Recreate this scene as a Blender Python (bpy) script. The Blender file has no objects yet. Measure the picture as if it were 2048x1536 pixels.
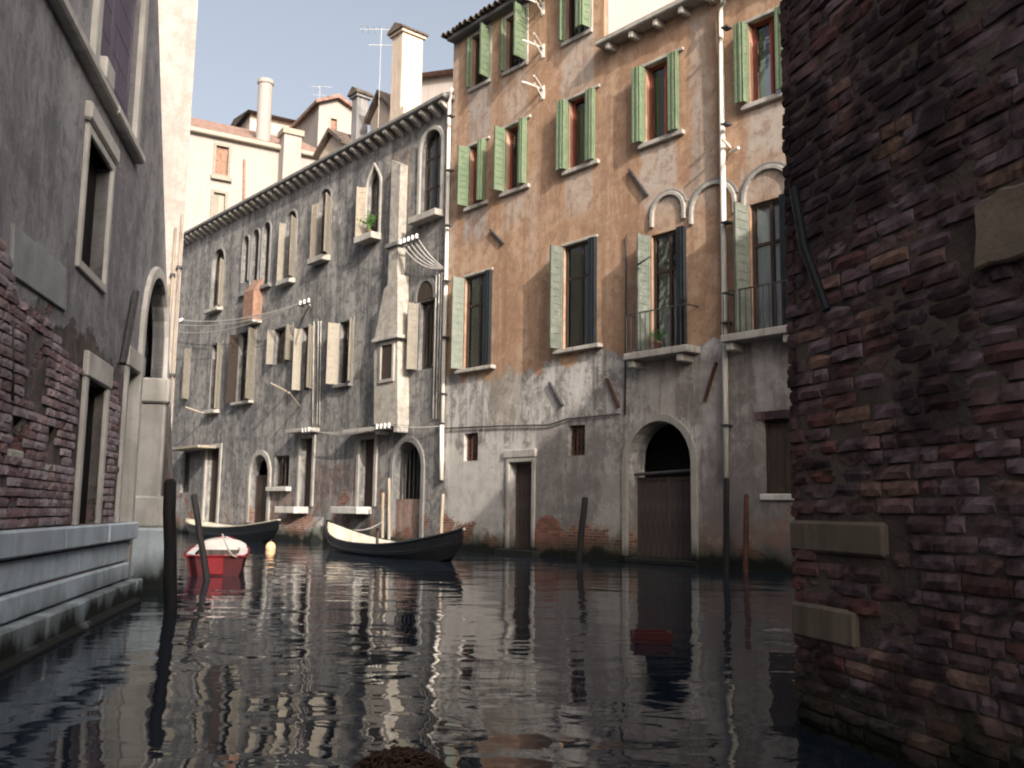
import bpy, bmesh, math, random
from mathutils import Vector, Matrix, noise as mnoise
from mathutils.geometry import delaunay_2d_cdt

random.seed(7)
R = math.radians
scene = bpy.context.scene
C = scene.collection

# ------------------------------------------------------------------ camera, sky, sun, exposure
FPX, PITCH, ROLL, EYE = 1915.0, R(7.61), -0.0147, 1.0
_R = Vector((1, 0, 0)); _F = Vector((0, math.cos(PITCH), math.sin(PITCH))); _U = Vector((0, -math.sin(PITCH), math.cos(PITCH)))
CR = math.cos(ROLL) * _R - math.sin(ROLL) * _U
CU = math.sin(ROLL) * _R + math.cos(ROLL) * _U
cam_data = bpy.data.cameras.new('camera')
cam = bpy.data.objects.new('camera', cam_data); C.objects.link(cam)
cam_data.sensor_width = 36.0; cam_data.lens = 36.0 * FPX / 2048.0
cam_data.clip_start = 0.05; cam_data.clip_end = 2000
cam.matrix_world = Matrix(((CR.x, CU.x, -_F.x, 0), (CR.y, CU.y, -_F.y, 0), (CR.z, CU.z, -_F.z, EYE), (0, 0, 0, 1)))
scene.camera = cam

TH = R(40.4)                                    # facade direction, left of straight ahead
SUN_A, SUN_EL = R(16), R(25)                    # sun: degrees off the facade plane, elevation
_fx = Vector((math.sin(TH), -math.cos(TH), 0)); _fn = Vector((-math.cos(TH), -math.sin(TH), 0))
SH = (_fx * math.cos(SUN_A) + _fn * math.sin(SUN_A)).normalized()
SUN_DIR = Vector((SH.x * math.cos(SUN_EL), SH.y * math.cos(SUN_EL), math.sin(SUN_EL)))   # towards the sun
world = bpy.data.worlds.new('World'); scene.world = world; world.use_nodes = True
wn = world.node_tree; bg = wn.nodes['Background']
sky = wn.nodes.new('ShaderNodeTexSky'); sky.sky_type = 'NISHITA'; sky.sun_disc = False
sky.sun_elevation = SUN_EL; sky.sun_rotation = math.atan2(SUN_DIR.x, SUN_DIR.y)
sky.air_density = 1.0; sky.dust_density = 9.0; sky.ozone_density = 0.6; sky.altitude = 0
hs = wn.nodes.new('ShaderNodeHueSaturation'); hs.inputs['Saturation'].default_value = 0.52   # thin summer haze: paler, whiter blue
hs.inputs['Value'].default_value = 1.06
wn.links.new(sky.outputs[0], hs.inputs['Color']); wn.links.new(hs.outputs[0], bg.inputs[0]); bg.inputs[1].default_value = 0.15
sun_data = bpy.data.lights.new('sun', 'SUN'); sun_data.energy = 3.3; sun_data.angle = R(0.5); sun_data.color = (1.0, 0.91, 0.80)
sun = bpy.data.objects.new('sun', sun_data); C.objects.link(sun)
sun.rotation_euler = SUN_DIR.to_track_quat('Z', 'Y').to_euler(); sun.location = (10, -20, 40)
vs = scene.view_settings
vs.view_transform = 'Standard'; vs.look = 'None'; vs.gamma = 1.0; vs.use_curve_mapping = False
vs.exposure = 0.78
scene.render.engine = 'CYCLES'
scene.cycles.filter_width = 2.1                  # old slide film: soft edges

# ------------------------------------------------------------------ pixel -> place
def ray(x, y):
    return (x - 1024) / FPX * CR - (y - 768) / FPX * CU + _F
def ground(x, y, z=0.0):
    d = ray(x, y); t = (z - EYE) / d.z
    return Vector((0, 0, EYE)) + d * t
class Frame:
    """wall frame: local x to the right along the wall, z up, -y out of the wall"""
    def __init__(s, origin, xdir):
        s.o = Vector(origin); s.x = Vector(xdir).normalized(); s.y = Vector((-s.x.y, s.x.x, 0))
        s.rz = math.atan2(s.x.y, s.x.x)
    def at(s, x, y, k=0.0):
        d = ray(x, y); c = Vector((0, 0, EYE)); t = ((s.o + k * s.y - c).dot(s.y)) / d.dot(s.y)
        q = c + d * t
        return (q - s.o).dot(s.x), q.z
    def rect(s, xl, xr, yt, yb, k=0.0):
        ym, xm = (yt + yb) / 2, (xl + xr) / 2
        return s.at(xl, ym, k)[0], s.at(xr, ym, k)[0], s.at(xm, yb, k)[1], s.at(xm, yt, k)[1]

# ------------------------------------------------------------------ materials
class G:
    def __init__(s, name, rough=0.9, spec=0.25):
        s.m = bpy.data.materials.new(name); s.m.use_nodes = True; s.t = s.m.node_tree
        s.p = s.t.nodes['Principled BSDF']; s.p.inputs['Roughness'].default_value = rough
        s.p.inputs['Specular IOR Level'].default_value = spec
        tc = s.t.nodes.new('ShaderNodeTexCoord'); s.obj = tc.outputs['Object']
        s.pos = s.t.nodes.new('ShaderNodeNewGeometry').outputs['Position']
    def node(s, ty, **kw):
        n = s.t.nodes.new(ty)
        for k, v in kw.items(): setattr(n, k, v)
        return n
    def put(s, n, key, v):
        if isinstance(v, bpy.types.NodeSocket): s.t.links.new(v, n.inputs[key])
        else: n.inputs[key].default_value = (v + (1,) if isinstance(v, tuple) and len(v) == 3 and n.inputs[key].type == 'RGBA' else v)
    def sv(s, vec, sc):
        n = s.node('ShaderNodeVectorMath', operation='MULTIPLY'); s.put(n, 0, vec); n.inputs[1].default_value = sc; return n.outputs[0]
    def av(s, a, b):
        n = s.node('ShaderNodeVectorMath', operation='ADD'); s.put(n, 0, a); s.put(n, 1, b); return n.outputs[0]
    def noise(s, vec, scale, detail=4.0, rough=0.55, dist=0.0):
        n = s.node('ShaderNodeTexNoise'); s.put(n, 'Vector', vec); n.inputs['Scale'].default_value = scale
        n.inputs['Detail'].default_value = detail; n.inputs['Roughness'].default_value = rough; n.inputs['Distortion'].default_value = dist
        return n.outputs['Fac']
    def math(s, op, a, b=0.0, clamp=False):
        n = s.node('ShaderNodeMath', operation=op, use_clamp=clamp); s.put(n, 0, a); s.put(n, 1, b); return n.outputs[0]
    def step(s, x, a, b, lo=0.0, hi=1.0):
        n = s.node('ShaderNodeMapRange', interpolation_type='SMOOTHSTEP'); s.put(n, 0, x)
        for i, v in ((1, a), (2, b), (3, lo), (4, hi)): s.put(n, i, v)
        return n.outputs[0]
    def mix(s, f, a, b, blend='MIX'):
        n = s.node('ShaderNodeMix', data_type='RGBA', blend_type=blend); s.put(n, 0, f); s.put(n, 6, a); s.put(n, 7, b); return n.outputs[2]
    def ramp(s, f, stops):
        n = s.node('ShaderNodeValToRGB'); e = n.color_ramp.elements
        e[0].position, e[0].color = stops[0][0], stops[0][1] + (1,)
        e[1].position, e[1].color = stops[-1][0], stops[-1][1] + (1,)
        for p, c in stops[1:-1]:
            k = e.new(p); k.color = c + (1,)
        s.put(n, 0, f); return n.outputs[0]
    def sep(s, v):
        n = s.node('ShaderNodeSeparateXYZ'); s.put(n, 0, v); return n.outputs
    def rnd(s): return s.node('ShaderNodeObjectInfo').outputs['Random']
    def bump(s, h, strength=0.5, dist=0.02, prev=None):
        n = s.node('ShaderNodeBump'); n.inputs['Strength'].default_value = strength; n.inputs['Distance'].default_value = dist
        s.put(n, 'Height', h)
        if prev is not None: s.put(n, 'Normal', prev)
        return n.outputs[0]
    def done(s, color, bump=None, rough=None):
        s.put(s.p, 'Base Color', color)
        if bump is not None: s.put(s.p, 'Normal', bump)
        if rough is not None: s.put(s.p, 'Roughness', rough)
        return s.m

M = {}
def simple(name, col, rough=0.7, var=0.25, scale=8.0, spec=0.3, bump=0.15, streak=False):
    g = G(name, rough, spec)
    v = g.sv(g.obj, (5, 5, 0.5)) if streak else g.obj
    n = g.noise(v, scale, 5, 0.6); n2 = g.noise(g.obj, scale * 6, 3, 0.6)
    dk = tuple(c * (1 - var) for c in col); lt = tuple(min(1, c * (1 + var)) for c in col)
    c = g.ramp(n, [(0.3, dk), (0.7, lt)])
    c = g.mix(g.step(n2, 0.55, 0.75, 0.0, 0.35), c, tuple(k * 0.6 for k in col))
    M[name] = g.done(c, g.bump(n2, bump, 0.01)); return M[name]

def grime(g, col, z, hi=0.55, dark=(0.012, 0.014, 0.012), green=(0.03, 0.035, 0.022)):
    """tide stain that every canal wall carries"""
    if hi < 0.25: return col
    n = g.noise(g.sv(g.pos, (1, 1, 0.5)), 1.6, 5, 0.6)
    e = g.math('ADD', z, g.math('MULTIPLY', g.math('SUBTRACT', n, 0.5), 0.7))
    col = g.mix(g.step(e, 0.35 * hi, 1.3 * hi, 0.75, 0.0), col, green)
    return g.mix(g.step(e, 0.25 * hi, 0.55 * hi, 0.95, 0.0), col, dark)

def plaster(name, a, b, streak_d, streak_l, under, brickcol, rough_edge=None, boxes=(), peel_z=(0.3, 2.2), peel_amt=0.5, lower=None,
            lower_z=4.6, tide=0.5, bumps=0.35, streak_amt=0.6, boxes2=()):
    g = G(name, 0.93, 0.12)
    x, y, z = g.sep(g.obj)
    big = g.noise(g.obj, 0.45, 5, 0.6, 0.4); mid = g.noise(g.obj, 2.3, 6, 0.65); fine = g.noise(g.obj, 17, 5, 0.7)
    st = g.noise(g.sv(g.obj, (3.2, 3.2, 0.12)), 1.0, 5, 0.65); st2 = g.noise(g.sv(g.obj, (4.5, 4.5, 0.33)), 1.0, 6, 0.72, 0.5)
    c = g.mix(g.step(g.math('ADD', g.math('MULTIPLY', big, 0.6), g.math('MULTIPLY', mid, 0.4)), 0.38, 0.62), a, b)
    dn = g.math('MULTIPLY', g.step(st, 0.5, 0.68), g.step(mid, 0.2, 0.6))
    c = g.mix(g.math('MULTIPLY', dn, streak_amt), c, streak_d)
    c = g.mix(g.math('MULTIPLY', g.step(st2, 0.52, 0.72, 0.0, streak_amt * 0.7), g.step(big, 0.4, 0.6)), c, streak_l)
    blot = g.noise(g.obj, 1.05, 7, 0.7, 0.6)
    c = g.mix(g.step(blot, 0.52, 0.66, 0.0, 0.5 * streak_amt), c, streak_d)
    for (u0, u1, v0, v1, col, amt) in boxes:               # old repairs and washed patches
        wob = g.math('MULTIPLY', g.math('SUBTRACT', mid, 0.5), 0.35)
        xx = g.math('ADD', x, wob); zz = g.math('ADD', z, g.math('MULTIPLY', g.math('SUBTRACT', st2, 0.5), 0.9))
        k = g.math('MULTIPLY', g.step(xx, u0 - 0.06, u0 + 0.06), g.step(xx, u1 - 0.06, u1 + 0.06, 1.0, 0.0))
        k = g.math('MULTIPLY', k, g.math('MULTIPLY', g.step(zz, v0 - 0.35, v0 + 0.35), g.step(g.math('ADD', z, g.math('MULTIPLY', g.math('SUBTRACT', big, 0.42), 0.9)), v1 - 0.12, v1 + 0.12, 1.0, 0.0)))
        k = g.math('MULTIPLY', k, g.step(g.math('ADD', mid, g.math('MULTIPLY', fine, 0.3)), 0.45, 0.7, amt * 0.55, amt))
        c = g.mix(k, c, col)
    mot = g.noise(g.obj, 3.4, 9, 0.78, 0.5); wash = g.noise(g.sv(g.obj, (1.4, 1.4, 0.28)), 1.0, 7, 0.7, 0.7)
    c = g.mix(g.step(wash, 0.50, 0.58, 0.0, 0.75 * streak_amt), c, g.mix(0.6, a, streak_d)); c = g.mix(g.step(wash, 0.38, 0.47, 0.75 * streak_amt, 0.0), c, g.mix(0.5, b, streak_l))
    c = g.mix(g.step(mot, 0.49, 0.59, 0.0, 0.6), c, streak_d); c = g.mix(g.step(mot, 0.38, 0.46, 0.5, 0.0), c, streak_l)
    rain = g.noise(g.sv(g.obj, (7.0, 7.0, 0.22)), 1.0, 5, 0.65, 0.3); c = g.mix(g.math('MULTIPLY', g.step(rain, 0.53, 0.62, 0.0, 0.6 * streak_amt), g.step(wash, 0.42, 0.52)), c, streak_d)
    h = g.math('ADD', g.math('MULTIPLY', mid, 0.6), g.math('MULTIPLY', fine, 0.25))
    if lower:
        la, lb = lower
        edge = g.math('ADD', z, g.math('MULTIPLY', g.math('SUBTRACT', g.noise(g.obj, 0.75, 6, 0.62), 0.5), 3.0))
        lc = g.mix(g.step(mid, 0.35, 0.65), la, lb)
        lc = g.mix(g.math('MULTIPLY', g.step(st2, 0.5, 0.66), g.step(big, 0.4, 0.6, 0.1, 0.7)), lc, tuple(k * 0.45 for k in la))
        lc = g.mix(g.step(g.noise(g.obj, 1.1, 6, 0.7), 0.5, 0.63, 0.0, 0.85), lc, tuple(k * 0.55 for k in lb))
        dz = g.math('ADD', z, g.math('MULTIPLY', g.math('SUBTRACT', g.noise(g.sv(g.obj, (1.0, 1.0, 0.45)), 1.3, 6, 0.68, 0.8), 0.5), 5.0))
        lc = g.mix(g.step(mot, 0.47, 0.56, 0.0, 0.78), lc, tuple(k * 0.34 for k in la)); lc = g.mix(g.step(rain, 0.5, 0.6, 0.0, 0.5), lc, tuple(k * 0.4 for k in lb)); lc = g.mix(g.step(wash, 0.40, 0.5, 0.7, 0.0), lc, tuple(k * 1.25 for k in la))
        lc = g.mix(g.step(dz, 0.2, 3.1, 0.85, 0.0), lc, tuple(k * 0.38 for k in lb))
        f = g.step(edge, lower_z - 0.07, lower_z + 0.07)
        c = g.mix(f, lc, c); h = g.math('ADD', h, g.math('MULTIPLY', f, 0.35))
    for (u0, u1, v0, v1, col, amt) in boxes2:              # later coats, soiled stretches and painted-in sunlit patches low down
        wx = g.math('MULTIPLY', g.math('SUBTRACT', blot, 0.5), 1.6); xx = g.math('ADD', x, wx); zz = g.math('ADD', z, g.math('MULTIPLY', g.math('SUBTRACT', mot, 0.5), 1.6))
        k = g.math('MULTIPLY', g.step(xx, u0 - 0.15, u0 + 0.15), g.step(xx, u1 - 0.15, u1 + 0.15, 1.0, 0.0)); k = g.math('MULTIPLY', k, g.math('MULTIPLY', g.step(zz, v0 - 0.15, v0 + 0.15), g.step(zz, v1 - 0.15, v1 + 0.15, 1.0, 0.0)))
        c = g.mix(g.math('MULTIPLY', k, g.step(mid, 0.35, 0.65, amt * 0.6, amt)), c, col)
    # bare brick where the plaster has come off
    bt = g.node('ShaderNodeTexBrick'); cb = g.node('ShaderNodeCombineXYZ'); g.put(cb, 0, x); g.put(cb, 1, z)
    jit = g.node('ShaderNodeVectorMath', operation='ADD'); g.put(jit, 0, cb.outputs[0])
    nv = g.node('ShaderNodeTexNoise'); g.put(nv, 'Vector', g.obj); nv.inputs['Scale'].default_value = 3.0
    g.put(jit, 1, g.sv(nv.outputs['Color'], (0.05, 0.03, 0)))
    g.put(bt, 'Vector', jit.outputs[0]); bt.inputs['Scale'].default_value = 1.0
    bt.inputs['Brick Width'].default_value = 0.26; bt.inputs['Row Height'].default_value = 0.068; bt.inputs['Mortar Size'].default_value = 0.009
    bt.inputs['Mortar Smooth'].default_value = 0.4; bt.inputs['Bias'].default_value = -0.1
    bc = brickcol; g.put(bt, 'Color1', tuple(k * 1.25 for k in bc)); g.put(bt, 'Color2', tuple(k * 0.55 for k in bc)); g.put(bt, 'Mortar', under)
    pn = g.noise(g.obj, 0.9, 7, 0.68, 0.3)
    thr = g.step(z, peel_z[0], peel_z[1], 0.5 + peel_amt * 0.22, 0.80)
    thr = g.step(z, peel_z[0], peel_z[1], 0.60 - peel_amt * 0.2, 0.76)
    pk = g.math('SUBTRACT', pn, thr); pm = g.step(pk, 0.0, 0.015)
    halo = g.step(pk, -0.05, 0.0)
    c = g.mix(g.math('MULTIPLY', halo, 0.7), c, under); c = g.mix(pm, c, bt.outputs['Color'])
    c = g.mix(g.step(fine, 0.35, 0.75, 0.0, 0.22), c, tuple(k * 0.5 for k in a))
    c = grime(g, c, g.sep(g.pos)[2], tide)
    h = g.math('SUBTRACT', h, g.math('MULTIPLY', pm, 0.8)); h = g.math('ADD', h, g.math('MULTIPLY', g.math('MULTIPLY', pm, bt.outputs['Fac']), -0.4))
    M[name] = g.done(c, g.bump(h, bumps, 0.03)); return M[name]

def stone(name, col, tide=0.5, dirt=0.5):
    g = G(name, 0.85, 0.2); mid = g.noise(g.pos, 2.2, 6, 0.6); fine = g.noise(g.pos, 28, 5, 0.65); st = g.noise(g.sv(g.pos, (8, 8, 0.5)), 1, 4, 0.6)
    c = g.mix(g.step(mid, 0.35, 0.65), tuple(k * 0.72 for k in col), col)
    c = g.mix(g.step(st, 0.48, 0.7, 0, dirt), c, tuple(k * 0.35 for k in col))
    c = g.mix(g.math('MULTIPLY', g.step(g.rnd(), 0, 1), 0.3), c, tuple(k * 0.55 for k in col))
    c = g.mix(g.step(fine, 0.5, 0.75, 0, 0.4), c, tuple(k * 0.5 for k in col))
    if tide: c = grime(g, c, g.sep(g.pos)[2], tide)
    M[name] = g.done(c, g.bump(g.math('ADD', mid, g.math('MULTIPLY', fine, 0.4)), 0.3, 0.02)); return M[name]

def brickmat(name, stops, dark=0.5, blotchamt=0.3):
    g = G(name, 0.92, 0.12); r = g.rnd()
    v = g.av(g.pos, g.sv(g.node('ShaderNodeObjectInfo').outputs['Location'], (3.1, 3.1, 3.1)))
    fine = g.noise(g.pos, 42, 5, 0.7); mid = g.noise(g.pos, 9, 5, 0.65); zone = g.noise(g.pos, 1.15, 3, 0.5)
    c = g.ramp(g.math('ADD', g.math('MULTIPLY', r, 0.62), g.math('MULTIPLY', zone, 0.5)), stops)
    c = g.mix(g.step(mid, 0.42, 0.68, 0, 0.55), c, tuple(k * dark for k in stops[1][1]))
    c = g.mix(g.step(fine, 0.55, 0.75, 0, 0.5), c, (0.16, 0.13, 0.11))
    blotch = g.math('ADD', g.noise(g.pos, 1.7, 6, 0.65, 0.8), g.step(g.sep(g.pos)[2], 1.6, 3.2, 0.0, blotchamt * 0.07)); c = g.mix(g.step(blotch, 0.44, 0.62, 0.0, blotchamt), c, (0.022, 0.018, 0.021))  # dark blotches, denser towards the top
    c = grime(g, c, g.sep(g.pos)[2], 0.3)
    M[name] = g.done(c, g.bump(g.math('ADD', mid, g.math('MULTIPLY', fine, 0.6)), 0.6, 0.012)); return M[name]

simple('wood_dark', (0.05, 0.035, 0.028), 0.75, 0.4, 6, streak=True)
simple('wood_unlit', (0.014, 0.012, 0.012), 0.9, 0.4, 6, spec=0.1, streak=True)  # boards blackened to stand for the unlit openings
simple('wood_door', (0.06, 0.045, 0.04), 0.8, 0.45, 5, streak=True)
simple('wood_red', (0.20, 0.045, 0.03), 0.6, 0.3, 6, streak=True)
simple('wood_grey', (0.28, 0.24, 0.19), 0.85, 0.35, 6, streak=True)
simple('pole_wood', (0.012, 0.011, 0.012), 0.8, 0.5, 7, streak=True, bump=0.6)
simple('pole_pale', (0.34, 0.29, 0.23), 0.85, 0.3, 7, streak=True, bump=0.5)
def worn_paint(name, col, wood=(0.20, 0.17, 0.14), amt=0.5):
    g = G(name, 0.7, 0.25); n = g.noise(g.pos, 5, 6, 0.68, 0.4); f = g.noise(g.pos, 45, 4, 0.65); st = g.noise(g.sv(g.pos, (14, 14, 1.2)), 1, 4, 0.6)
    c = g.ramp(g.math('ADD', g.math('MULTIPLY', n, 0.7), g.math('MULTIPLY', g.rnd(), 0.3)), [(0.25, tuple(k * 0.62 for k in col)), (0.7, tuple(k * 1.2 for k in col))])
    c = g.mix(g.step(st, 0.52, 0.7, 0, 0.5), c, tuple(k * 0.55 for k in col)); pk = g.step(g.math('ADD', g.math('MULTIPLY', n, 0.6), g.math('MULTIPLY', f, 0.4)), 0.53, 0.60, 0, amt)
    M[name] = g.done(g.mix(pk, c, wood), g.bump(g.math('ADD', f, pk), 0.3, 0.008)); return M[name]
worn_paint('green_paint', (0.15, 0.205, 0.125)); worn_paint('pale_green_paint', (0.165, 0.185, 0.155), (0.24, 0.235, 0.22), 0.8)
simple('blue_paint', (0.013, 0.017, 0.021), 0.6, 0.3, 5)
simple('purple_paint', (0.12, 0.10, 0.14), 0.7, 0.3, 4, streak=True)
worn_paint('cream_paint', (0.29, 0.26, 0.215), (0.22, 0.19, 0.16), 0.6)
simple('cloth_white', (0.72, 0.74, 0.80), 0.9, 0.12, 4, streak=True)
simple('iron', (0.05, 0.048, 0.05), 0.6, 0.4, 20, 0.4)
simple('rust', (0.075, 0.032, 0.024), 0.85, 0.5, 14)
simple('pipe_white', (0.66, 0.62, 0.56), 0.55, 0.12, 3, streak=True)
simple('porcelain', (0.75, 0.72, 0.68), 0.3, 0.05, 5)
simple('cable', (0.42, 0.40, 0.37), 0.7, 0.3, 5)
simple('cable_dark', (0.05, 0.045, 0.045), 0.7, 0.3, 5)
simple('tile', (0.23, 0.145, 0.115), 0.9, 0.5, 4, bump=0.5)
simple('tile_old', (0.11, 0.085, 0.07), 0.92, 0.5, 4, bump=0.5)
simple('tar', (0.008, 0.008, 0.009), 0.42, 0.3, 5, 0.4, bump=0.1)
simple('boat_inner', (0.62, 0.56, 0.47), 0.7, 0.2, 5, bump=0.15)
simple('boat_beige', (0.42, 0.38, 0.30), 0.7, 0.25, 5)
simple('red_paint', (0.15, 0.008, 0.012), 0.6, 0.3, 4, 0.2, bump=0.05)
simple('red_dark', (0.045, 0.006, 0.008), 0.65, 0.3, 4, 0.2, bump=0.05)
simple('red_crate', (0.07, 0.008, 0.010), 0.6, 0.3, 6)
simple('white_paint', (0.62, 0.58, 0.58), 0.5, 0.12, 5)
simple('tarp', (0.42, 0.385, 0.37), 0.85, 0.1, 5, bump=0.3)
simple('buoy', (0.8, 0.5, 0.28), 0.4, 0.1, 5)
simple('terracotta', (0.24, 0.14, 0.10), 0.9, 0.3, 6)
simple('leaf', (0.07, 0.16, 0.035), 0.55, 0.5, 12, bump=0.05)
simple('hair', (0.05, 0.024, 0.016), 0.6, 0.5, 30, bump=0.1)
simple('skin', (0.50, 0.30, 0.22), 0.6, 0.1, 12, bump=0.05)
simple('jersey', (0.10, 0.11, 0.20), 0.9, 0.2, 20)
simple('ribbon', (0.03, 0.03, 0.13), 0.6, 0.2, 20)
simple('concrete', (0.36, 0.34, 0.31), 0.9, 0.25, 3, streak=True, bump=0.4)
simple('render_grey', (0.30, 0.31, 0.31), 0.92, 0.22, 3, bump=0.4)
simple('pale_wall', (0.31, 0.275, 0.255), 0.95, 0.10, 1.2, streak=True, bump=0.2)
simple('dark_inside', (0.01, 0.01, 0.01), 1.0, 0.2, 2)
simple('chimney_plaster', (0.52, 0.42, 0.34), 0.95, 0.2, 3, streak=True, bump=0.4)
simple('chimney_grey', (0.22, 0.21, 0.21), 0.95, 0.3, 3, streak=True, bump=0.4)
stone('stone_pale', (0.62, 0.59, 0.55), 0.45, 0.45)
stone('stone_high', (0.46, 0.43, 0.39), 0, 0.6)
stone('stone_mid', (0.40, 0.375, 0.345), 0.4, 0.6)
stone('stone_plinth', (0.66, 0.75, 0.82), 0.34, 0.3)
stone('stone_grey', (0.24, 0.235, 0.23), 0, 0.5)
brickmat('brick_wall', [(0.15, (0.21, 0.08, 0.06)), (0.38, (0.145, 0.09, 0.10)), (0.55, (0.26, 0.195, 0.225)), (0.72, (0.17, 0.115, 0.135)), (0.95, (0.34, 0.21, 0.15))], 0.5, 0.85)
brickmat('brick_plum', [(0.15, (0.29, 0.18, 0.175)), (0.4, (0.26, 0.185, 0.20)), (0.62, (0.42, 0.36, 0.39)), (0.95, (0.37, 0.26, 0.24))], 0.6)
g = G('mortar', 0.97, 0.1); n = g.noise(g.pos, 18, 6, 0.7); n2 = g.noise(g.pos, 2, 4)
M['mortar'] = g.done(grime(g, g.mix(g.step(n2, 0.3, 0.7), (0.07, 0.06, 0.06), (0.15, 0.125, 0.11)), g.sep(g.pos)[2], 0.35), g.bump(n, 0.9, 0.03))
g = G('mortar_left', 0.97, 0.1); n = g.noise(g.pos, 18, 6, 0.7); n2 = g.noise(g.pos, 2, 4)
M['mortar_left'] = g.done(g.mix(g.step(n2, 0.3, 0.7), (0.10, 0.085, 0.085), (0.19, 0.16, 0.15)), g.bump(n, 0.9, 0.03))
# glass: thin pane that reflects and lets the room through
g = G('glass', 0.06, 0.5); t = g.t; tr = g.node('ShaderNodeBsdfTransparent'); gl = g.node('ShaderNodeBsdfGlossy'); gl.inputs['Roughness'].default_value = 0.04
fr = g.node('ShaderNodeFresnel'); fr.inputs[0].default_value = 1.5; mx = g.node('ShaderNodeMixShader')
nb = g.bump(g.noise(g.pos, 2.5, 2), 0.15, 0.02); g.put(gl, 'Normal', nb)
tr.inputs[0].default_value = (0.95, 0.97, 0.98, 1)
t.links.new(g.math('ADD', fr.outputs[0], 0.05), mx.inputs[0]); t.links.new(tr.outputs[0], mx.inputs[1]); t.links.new(gl.outputs[0], mx.inputs[2])
t.links.new(mx.outputs[0], t.nodes['Material Output'].inputs[0]); M['glass'] = g.m
# canal water
g = G('canal_water', 0.02, 0.5); g.p.inputs['IOR'].default_value = 1.33
d1 = g.noise(g.sv(g.pos, (1.0, 1.3, 1)), 0.72, 2, 0.4, 0.9); d2 = g.noise(g.sv(g.pos, (1.0, 1.5, 1)), 2.3, 2, 0.45, 0.9); d3 = g.noise(g.pos, 13, 2, 0.5)
big = g.noise(g.pos, 0.35, 3, 0.5)
h = g.math('ADD', g.math('MULTIPLY', d1, 0.0185), g.math('MULTIPLY', g.math('MULTIPLY', d2, g.step(big, 0.3, 0.7, 0.4, 1.5)), 0.0044)); h = g.math('ADD', h, g.math('MULTIPLY', d3, 0.00022))
M['canal_water'] = g.done((0.013, 0.020, 0.030), g.bump(h, 1.0, 1.0))

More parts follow.
